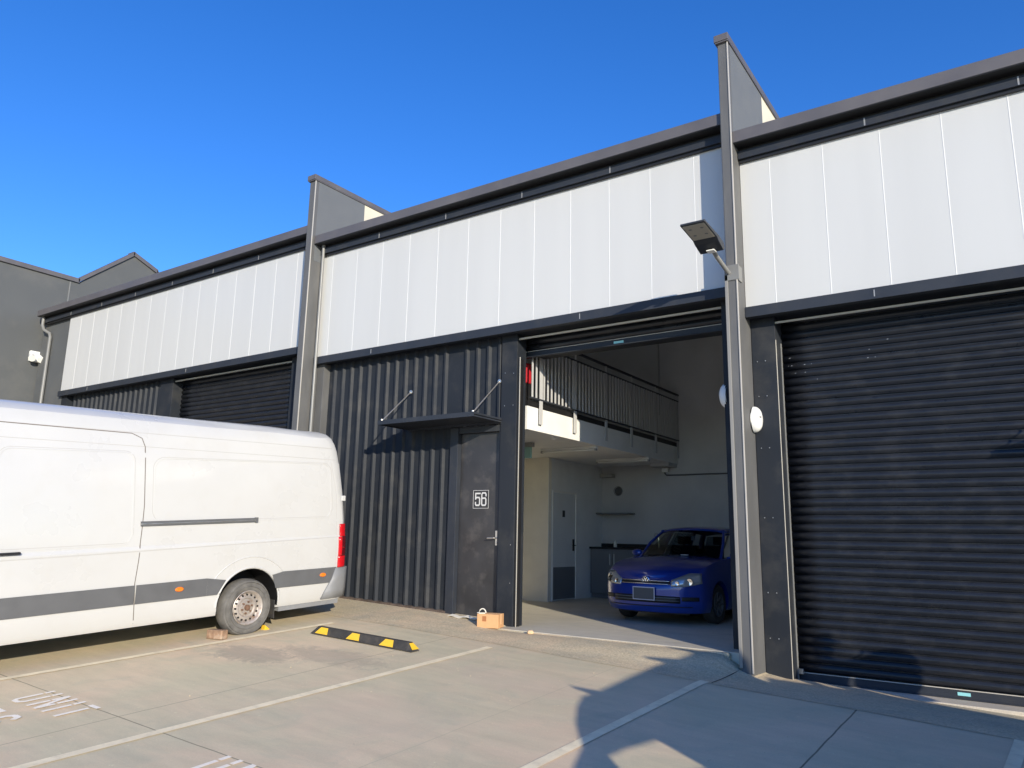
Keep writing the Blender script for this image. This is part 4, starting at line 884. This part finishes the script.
# ------------------------------------------------------------------ blue hatchback
def make_car():
    t = thing('parked_car', (-5.13, 12.10, FZ), 'dark blue hatchback parked nose out inside the open unit', 'car', rot=(0, 0, -0.03))
    K = dict(world=False); W = 0.86
    def zs(y):
        pts = [(-0.95, 0.66), (-0.85, 0.76), (-0.65, 0.835), (-0.2, 0.925), (0.25, 0.985), (0.45, 0.99), (1.5, 1.0), (2.6, 1.04), (3.2, 1.02)]
        for (a, za), (c, zc_) in zip(pts[:-1], pts[1:]):
            if a <= y <= c: return za + (zc_ - za) * (y - a) / (c - a)
        return pts[0][1] if y < pts[0][0] else pts[-1][1]
    # outline (right half, from front centre to rear centre) as (x, y)
    def yf(x): return -0.92 + 0.36 * abs(x / W) ** 3.2
    half = [(x, yf(x)) for x in (0, 0.12, 0.25, 0.38, 0.5, 0.6, 0.68, 0.74, 0.79, 0.825)] + [(0.845, -0.48), (0.855, -0.35), (0.86, 0), (0.86, 0.35), (0.86, 0.8), (0.86, 1.4), (0.86, 2.0), (0.86, 2.47), (0.85, 2.8), (0.82, 3.0), (0.72, 3.12), (0.4, 3.17), (0, 3.18)]
    def lean(tt): return 0.0 + 0.05 * (1 - min(1, tt / 0.35)) ** 2 + 0.11 * max(0, (tt - 0.72) / 0.28) ** 2
    def S(x, y, tt, side):
        z0 = 0.19; z = z0 + (zs(y) - z0) * tt
        ins = 0.05 * (1 - min(1, tt / 0.2)) ** 2 + 0.055 * max(0, (tt - 0.55) / 0.45) ** 1.6 - 0.0
        px = x * (1 - ins); py = y + (lean(tt) if y < -0.3 else 0) * min(1, max(0, (-0.3 - y) / 0.3)) - (0.05 * max(0, tt - 0.6) if y > 2.9 else 0)
        return (side * px, py, z)
    T = [0, .06, .15, .25, .35, .45, .55, .65, .75, .85, .93, 1.0]
    b = MB()
    ringR = [[S(x, y, tt, 1) for (x, y) in half] for tt in T]; ringL = [[S(x, y, tt, -1) for (x, y) in half] for tt in T]
    b.grid(ringR); b.grid(ringL, 0, True)
    top = []
    for (pr, pl) in zip(ringR[-1], ringL[-1]):
        crown = 0.045 if pr[1] < 0.4 else 0.03
        top.append([(pl[0] + (pr[0] - pl[0]) * k / 10, pl[1] + (-0.06 * math.sin(math.pi * k / 10) if pr[1] < -0.3 and False else 0), pr[2] + crown * (1 - (2 * k / 10 - 1) ** 2)) for k in range(11)])
    b.grid(top); b.grid([[ringL[0][i], ringR[0][i]] for i in range(len(half))])
    body = b.build('body', M['car_blue'], t, smooth=50, **K)
    cut = MB()
    for cy in (0.0, 2.47): cut.lathe([(0, -1.1), (0.345, -1.1), (0.345, 1.1), (0, 1.1)], 'x', (0, cy, 0.31), 40)
    co = cut.build('cutter', M['black'], **K)
    md = body.modifiers.new('b', 'BOOLEAN'); md.operation = 'DIFFERENCE'; md.object = co; md.solver = 'EXACT'
    tr, tl = t.rotation_euler.copy(), t.location.copy(); t.rotation_euler = (0, 0, 0); t.location = (0, 0, 0); bpy.context.view_layer.update()
    me = bpy.data.meshes.new_from_object(body.evaluated_get(bpy.context.evaluated_depsgraph_get())); body.modifiers.clear(); body.data = me
    t.rotation_euler = tr; t.location = tl; bpy.data.objects.remove(co)
    # patch on the nose
    def F(x, z, o=0.006):
        s = 1 if x >= 0 else -1; ax = abs(x); y = yf(ax); tt = (z - 0.19) / (zs(y) - 0.19); tt = min(1, max(0, tt)); p = S(ax, y, tt, s)
        nx = s * 0.36 * 3.2 * (ax / W) ** 2.2 / W; L = math.hypot(nx, 1)
        return (p[0] + o * nx / L, p[1] - o / L, p[2])
    def patch(x0, x1, zf0, zf1, name, m, o=0.006, th=0.008, n=12, par=None, nz=3):
        q = MB(); rows = []
        for j in range(nz + 1):
            rows.append([F(x0 + (x1 - x0) * i / n, zf0(x0 + (x1 - x0) * i / n) + (zf1(x0 + (x1 - x0) * i / n) - zf0(x0 + (x1 - x0) * i / n)) * j / nz, o) for i in range(n + 1)])
        q.grid(rows); return q.build(name, m, par or t, smooth=50, solid=th, **K)
    c = lambda v: (lambda x: v)
    patch(-0.42, 0.42, c(0.605), c(0.660), 'grille', M['black'], 0.004, 0.008)
    for zz in (0.612, 0.655): patch(-0.42, 0.42, c(zz - 0.004), c(zz + 0.004), 'grille_trim', M['chrome'], 0.010, 0.006, nz=1)
    for sg in (1, -1):
        q0 = lambda x: 0.580 + 0.05 * max(0, (abs(x) - 0.62) / 0.2) ; q1 = lambda x: 0.665 + 0.115 * min(1, max(0, (abs(x) - 0.42) / 0.25))
        if sg > 0: hl = patch(0.43, 0.822, q0, q1, 'headlight', M['headlamp'], 0.006, 0.010)
        else: hl = patch(-0.822, -0.43, q0, q1, 'headlight', M['headlamp'], 0.006, 0.010)
        for xx, rr in ((0.68, 0.048), (0.52, 0.030)):
            p = F(sg * xx, 0.655 if xx > 0.6 else 0.63, 0.012)
            a = MB(); a.lathe([(0.0, -0.003), (rr * 0.6, -0.006), (rr, -0.008), (rr * 1.1, 0.004)], 'y', p, 20); a.build('lamp_bowl', M['chrome'], hl, smooth=True, **K)
    patch(-0.55, 0.55, lambda x: 0.335, lambda x: 0.445 - 0.02 * abs(x), 'lower_intake', M['black'], 0.003, 0.008)
    patch(0.57, 0.78, c(0.37), c(0.43), 'fog_recess', M['black'], 0.003, 0.008); patch(-0.78, -0.57, c(0.37), c(0.43), 'fog_recess', M['black'], 0.003, 0.008)
    for zz in (0.37, 0.41): patch(-0.54, 0.54, c(zz - 0.004), c(zz + 0.004), 'intake_bar', M['laminate'], 0.010, 0.006, nz=1)
    patch(-0.70, 0.70, c(0.275), c(0.287), 'lip_line', M['black'], 0.004, 0.006, nz=1)
    a = MB(); a.box(-0.185, 0.185, -0.955, -0.942, 0.365, 0.560, 0); a.box(-0.172, 0.172, -0.958, -0.955, 0.378, 0.547, 1); pl = a.build('number_plate', [M['plate_frame'], M['plate']], t, bevel=0.002, **K)
    # round emblem
    p = F(0, 0.650, 0.0); q = (0, p[1] - 0.012, 0.652)
    a = MB(); a.lathe([(0.050, 0.012), (0.050, -0.004), (0.058, -0.010), (0.066, -0.004), (0.066, 0.014)], 'y', q, 28)
    def bar(x0, z0, x1, z1):
        d = Vector((x1 - x0, z1 - z0)); n = Vector((-d.y, d.x)).normalized() * 0.006
        a.prism([(q[0] + x0 + n.x, q[2] + z0 + n.y), (q[0] + x1 + n.x, q[2] + z1 + n.y), (q[0] + x1 - n.x, q[2] + z1 - n.y), (q[0] + x0 - n.x, q[2] + z0 - n.y)], 'y', q[1] - 0.006, q[1] + 0.004)
    bar(-0.022, 0.048, 0, 0.006); bar(0.022, 0.048, 0, 0.006); bar(-0.045, 0.024, -0.020, -0.042); bar(-0.020, -0.042, 0, -0.002); bar(0, -0.002, 0.020, -0.042); bar(0.020, -0.042, 0.045, 0.024)
    em = a.build('emblem', M['chrome'], t, smooth=40, **K)
    a = MB(); a.lathe([(0, 0.012), (0.052, 0.012)], 'y', q, 24); a.build('emblem_back', M['black'], em, **K)
    # greenhouse
    A = [(0.72, 0.42, 1.01), (0.56, 1.02, 1.425)]; Bp = [(0.785, 1.45, 1.01), (0.605, 1.55, 1.46)]; Cp = [(0.76, 2.62, 1.04), (0.58, 2.45, 1.435)]; D = [(0.66, 3.02, 1.05), (0.52, 2.78, 1.40)]
    rf = MB(); rows = []
    for y, xw, z in ((0.98, 0.56, 1.405), (1.02, 0.575, 1.43), (1.2, 0.60, 1.46), (1.55, 0.615, 1.475), (2.0, 0.61, 1.475), (2.45, 0.59, 1.455), (2.78, 0.55, 1.41), (2.92, 0.52, 1.385)):
        rows.append([(xw * k / 6, y - 0.05 * (1 - (k / 6) ** 2) * (1 if y < 1.1 else 0), z + 0.045 * (1 - (k / 6) ** 2)) for k in range(-6, 7)])
    rf.grid(rows); rf.build('roof', M['car_blue'], t, smooth=50, solid=0.03, **K)
    pl_ = MB()
    for sg in (1, -1):
        for P_, r in ((A, 0.024), (Bp, 0.030), (Cp, 0.045), (D, 0.055)):
            (xa, ya, za), (xb, yb, zb_) = P_; xm, ym, zm = (xa + xb) / 2 + 0.03, (ya + yb) / 2 - (0.03 if P_ is A else 0), (za + zb_) / 2 + 0.012
            pl_.tube([(sg * xa, ya, za - 0.03), (sg * xm, ym, zm), (sg * xb, yb, zb_ + 0.015)], r, 8)
        pl_.tube([(sg * 0.575, 1.0, 1.43), (sg * 0.615, 1.55, 1.47), (sg * 0.595, 2.45, 1.45), (sg * 0.545, 2.8, 1.405)], 0.03, 8)
    pl_.build('pillars', M['car_blue'], t, smooth=60, **K)
    g = MB(); rows = []
    for tt in (0, .33, .66, 1):
        y = 0.40 + (1.0 - 0.40) * tt; z = 1.005 + (1.43 - 1.005) * tt + 0.02 * math.sin(math.pi * tt); xw = 0.71 - 0.145 * tt
        rows.append([(xw * k / 6, y - 0.10 * (1 - (k / 6) ** 2) + 0.0, z + 0.03 * (1 - (k / 6) ** 2)) for k in range(-6, 7)])
    g.grid(rows); g.build('windscreen', M['glass'], t, smooth=50, **K)
    for sg in (1, -1):
        g = MB(); g.add([(sg * 0.73, 0.55, 1.01), (sg * 0.775, 1.42, 1.01), (sg * 0.585, 1.50, 1.42), (sg * 0.55, 1.06, 1.39)], [(0, 1, 2, 3)]); g.build('side_window', M['glass'], t, **K)
        g = MB(); g.add([(sg * 0.775, 1.48, 1.01), (sg * 0.76, 2.58, 1.04), (sg * 0.56, 2.42, 1.41), (sg * 0.58, 1.56, 1.42)], [(0, 1, 2, 3)]); g.build('side_window', M['glass'], t, **K)
        m_ = MB(); m_.lathe([(0, -0.04), (0.05, -0.035), (0.075, 0.0), (0.07, 0.04), (0, 0.045)], 'y', (0, 0, 0), 16)
        for i, v in enumerate(m_.v): m_.v[i] = (sg * 0.90 + v[0] * 1.3, 0.62 + v[1], 1.05 + v[2] * 0.85)
        m_.tube([(sg * 0.76, 0.62, 1.0), (sg * 0.86, 0.62, 1.02)], 0.02, 8); mo = m_.build('wing_mirror', M['car_blue'], t, smooth=50, **K)
    g = MB(); g.add([(-0.62, 3.03, 1.07), (0.62, 3.03, 1.07), (0.48, 2.86, 1.36), (-0.48, 2.86, 1.36)], [(0, 1, 2, 3)]); g.build('rear_window', M['glass'], t, **K)
    a = MB(); a.box(-0.62, 0.62, 0.46, 0.62, 0.97, 1.03); a.box(-0.7, 0.7, 0.5, 2.9, 0.96, 1.0) if False else None; a.build('dashboard', M['seat'], t, bevel=0.02, **K)
    for sx in (-0.34, 0.34):
        a = MB(); a.box(sx - 0.23, sx + 0.23, 1.36, 1.46, 0.98, 1.19); a.box(sx - 0.12, sx + 0.12, 1.38, 1.45, 1.21, 1.35); a.box(sx - 0.015, sx + 0.015, 1.40, 1.42, 1.18, 1.22); a.build('front_seat', M['seat'], t, bevel=0.03, **K)
    a = MB(); a.box(-0.60, 0.60, 2.40, 2.50, 0.98, 1.12); a.build('rear_seat', M['seat'], t, bevel=0.03, **K)
    a = MB(); a.box(0.10, 0.22, 0.24, 0.28, 1.035, 1.043) ; a.box(-0.03, 0.03, 1.0, 1.03, 1.28, 1.36); a.build('screen_sticker', M['white_plastic'], t, **K)
    for sg in (1, -1):
        a = MB(); a.tube([(sg * 0.05, 0.30, 1.025), (sg * 0.60, 0.42, 1.03)], 0.008, 6); a.build('wiper', M['black'], t, **K)
    for cy in (0, 2.47):
        for sg in (1, -1):
            a = MB(); a.lathe([(r, x * sg) for r, x in [(0.19, 0.66), (0.28, 0.655), (0.298, 0.68), (0.300, 0.74), (0.298, 0.81), (0.28, 0.835), (0.19, 0.825)]], 'x', (0, cy, 0.300), 40); wh = a.build('wheel', M['rubber_blk'], t, smooth=40, **K)
            a = MB(); a.lathe([(r, x * sg) for r, x in [(0.19, 0.82), (0.185, 0.835), (0.17, 0.80), (0.05, 0.79), (0.0, 0.80)]], 'x', (0, cy, 0.300), 40)
            for k in range(7):
                an = 2 * math.pi * k / 7; a.tube([(0.80 * sg, cy + 0.04 * math.cos(an), 0.3 + 0.04 * math.sin(an)), (0.825 * sg, cy + 0.18 * math.cos(an), 0.3 + 0.18 * math.sin(an))], 0.016, 6)
            a.build('rim', M['van_grey'], wh, smooth=40, **K)
    a = MB(); a.box(-0.55, 0.55, -0.5, 2.9, 0.14, 0.2); a.box(-0.72, 0.72, -0.34, 0.34, 0.2, 0.62); a.box(-0.72, 0.72, 2.13, 2.81, 0.2, 0.62)
    a.v = [(max(-0.64, min(0.64, v[0])), v[1], v[2]) for v in a.v]; a.build('underbody', M['black'], t, **K)
make_car()

# ------------------------------------------------------------------ just right of the frame: what casts the big shadow
UX, UY = 1 / 1.7123, 1.39 / 1.7123
def uvw(u, s_, z): return (UX * u - UY * s_, UY * u + UX * s_, z)
t = thing('parked_truck', uvw(4.0, 0.4, -0.75), 'dark parked truck beside the photographer, seen only as the broad shadow on the concrete', 'truck')
def slab(poly, s0, s1):
    n = len(poly); q = MB()
    q.add([uvw(u, s0, z) for u, z in poly] + [uvw(u, s1, z) for u, z in poly], [tuple(range(n)), tuple(range(2 * n - 1, n - 1, -1))] + [(i, i + n, (i + 1) % n + n, (i + 1) % n) for i in range(n)]); return q
q = slab([(1.3, -0.45), (1.22, 0.05), (1.38, 0.42), (2.0, 0.58), (2.44, 0.72), (3.5, 0.735), (7.28, 0.75), (7.35, -0.45)], -0.4, 1.0); q.build('lower_body', M['van_grey'], t, bevel=0.04)
top = [(2.44, 0.79), (2.70, 0.93), (2.9, 1.13), (3.12, 1.29), (3.30, 1.39), (3.46, 1.42), (4.66, 1.745), (5.1, 1.84), (5.28, 1.91), (5.54, 1.87), (5.62, 1.70), (5.66, 1.45), (5.85, 1.52), (6.27, 1.385), (6.8, 1.165), (7.25, 0.86), (7.28, 0.755)]
q = slab([(2.44, 0.722), (2.70, 0.74), (2.82, 1.01), (3.0, 1.05), (3.36, 1.10), (3.42, 0.745), (7.28, 0.755)] + top[::-1][1:], 0.4, 1.0); q.build('cab_and_canopy', M['van_grey'], t, bevel=0.01)
for tip, b0, b1 in (((3.34, 1.80), (3.50, 1.64), (3.62, 1.69)), ((4.64, 2.15), (4.84, 2.02), (5.0, 2.06)), ((5.10, 2.29), (5.26, 2.14), (5.36, 2.16))):
    q = slab([(tip[0], tip[1] - 0.275), (b0[0], b0[1] - 0.275), (b1[0], b1[1] - 0.275)], 0.85, 1.0); q.build('roof_rack_horn', M['black'], t)
for uu in (2.0, 6.2):
    for ss in (-0.45, 0.80):
        q = MB(); c0 = uvw(uu, ss, -0.42)
        ring = [[(0.0, 0.0)]]
        n = 28; vs = []; 
        for sd in (0, 0.22):
            for k in range(n):
                a = 2 * math.pi * k / n; vs.append(uvw(uu + 0.36 * math.cos(a), ss + sd, -0.42 + 0.36 * math.sin(a)))
        q.add(vs, [tuple(range(n)), tuple(range(2 * n - 1, n - 1, -1))] + [(k, k + n, (k + 1) % n + n, (k + 1) % n) for k in range(n)]); q.build('wheel', M['rubber_blk'], t, bevel=0.02)

def person(loc, rotz, label):
    J = {'pelvis': (0, 0, 0.96, .135, .11), 'waist': (0, 0, 1.10, .12, .10), 'chest': (0, 0.0, 1.32, .155, .115), 'neck0': (0, 0, 1.50, .075, .07), 'neck': (0, -0.01, 1.56, .055, .055), 'head0': (0, -0.015, 1.65, .078, .088), 'head1': (0, -0.01, 1.74, .082, .095), 'head2': (0, 0.0, 1.80, .05, .055)}
    E = [('pelvis', 'waist'), ('waist', 'chest'), ('chest', 'neck0'), ('neck0', 'neck'), ('neck', 'head0'), ('head0', 'head1'), ('head1', 'head2')]
    for s_, n_ in ((1, 'r'), (-1, 'l')):
        J.update({'sh' + n_: (s_ * .18, 0, 1.44, .065, .065), 'el' + n_: (s_ * .33, .04, 1.20, .045, .045), 'wr' + n_: (s_ * .20, -.24, 1.22, .030, .028), 'hd' + n_: (s_ * .13, -.31, 1.27, .034, .026),
                  'hip' + n_: (s_ * .10, 0, .88, .10, .10), 'kn' + n_: (s_ * .12, -.02, .50, .062, .065), 'an' + n_: (s_ * .13, .02, .10, .042, .045), 'to' + n_: (s_ * .15, -.15, .045, .045, .035)})
        E += [('chest', 'sh' + n_), ('sh' + n_, 'el' + n_), ('el' + n_, 'wr' + n_), ('wr' + n_, 'hd' + n_), ('pelvis', 'hip' + n_), ('hip' + n_, 'kn' + n_), ('kn' + n_, 'an' + n_), ('an' + n_, 'to' + n_)]
        for f in range(4):
            J['f%d%s' % (f, n_)] = (s_ * (.15 - .02 * f), -.37 + .004 * f, 1.30 + .008 * f, .010, .010); J['g%d%s' % (f, n_)] = (s_ * (.13 - .02 * f), -.385, 1.335 + .006 * f, .009, .009); E += [('hd' + n_, 'f%d%s' % (f, n_)), ('f%d%s' % (f, n_), 'g%d%s' % (f, n_))]
        J['t' + n_] = (s_ * .07, -.30, 1.315, .011, .011); E += [('hd' + n_, 't' + n_)]
    names = list(J); me = bpy.data.meshes.new('person'); me.from_pydata([J[k][:3] for k in names], [(names.index(a), names.index(c)) for a, c in E], [])
    o = bpy.data.objects.new('person', me); COL.objects.link(o)
    md = o.modifiers.new('skin', 'SKIN'); sv = me.skin_vertices[0].data
    for i, k in enumerate(names): sv[i].radius = J[k][3:5]; sv[i].use_root = (k == 'pelvis')
    md.use_smooth_shade = True; sb = o.modifiers.new('sub', 'SUBSURF'); sb.levels = 2; sb.render_levels = 2
    bpy.context.view_layer.update(); m2 = bpy.data.meshes.new_from_object(o.evaluated_get(bpy.context.evaluated_depsgraph_get())); o.modifiers.clear(); o.data = m2
    m2.materials.clear(); [m2.materials.append(M[k]) for k in ('cloth', 'skin', 'hair')]
    for p in m2.polygons:
        c = p.center; p.use_smooth = True
        p.material_index = 2 if c.z > 1.70 and (c.y > -0.055 or c.z > 1.79) else (1 if c.z > 1.50 or (c.y < -0.2 and c.z > 1.1) else 0)
    o.location = loc; o.rotation_euler = (0, 0, rotz); o.scale = (1.1, 1.1, 1.035)
    tag(o, label, 'person')
    f = MB(); f.lathe([(0, -0.012), (0.010, -0.006), (0.013, 0)], 'y', (0, -0.105, 1.675), 10); f.box(-0.022, 0.022, -0.108, -0.10, 1.632, 1.640); 
    for ex in (-0.03, 0.03): f.lathe([(0, -0.006), (0.009, -0.003), (0.011, 0)], 'y', (ex, -0.098, 1.705), 10)
    for ex in (-0.088, 0.088): f.box(ex - 0.008, ex + 0.008, -0.02, 0.02, 1.665, 1.72)
    f.build('face', M['skin'], o, world=False)
    return o
pz = gz(1.27, 6.9)
person((1.43, 7.11, pz + 0.03), 4.09, 'person standing by the closed shutter, seen only as a head and shoulders shadow')
t = thing('backpack', (1.64, 7.40, pz + 1.2), 'rounded backpack carried beside the person, part of the same shadow', 'bag')
b = MB(); b.lathe([(0.0, -0.30), (0.13, -0.28), (0.20, -0.15), (0.21, 0.05), (0.17, 0.20), (0.08, 0.27), (0.0, 0.28)], 'z', (1.70, 7.39, pz + 1.36), 20); b.build('bag_body', M['cloth'], t, smooth=True)
b = MB(); b.tube([(1.70, 7.39, pz + 1.62), (1.60, 7.30, pz + 1.66), (1.52, 7.22, pz + 1.46)], 0.015, 8); b.build('strap', M['cloth'], t, smooth=True)
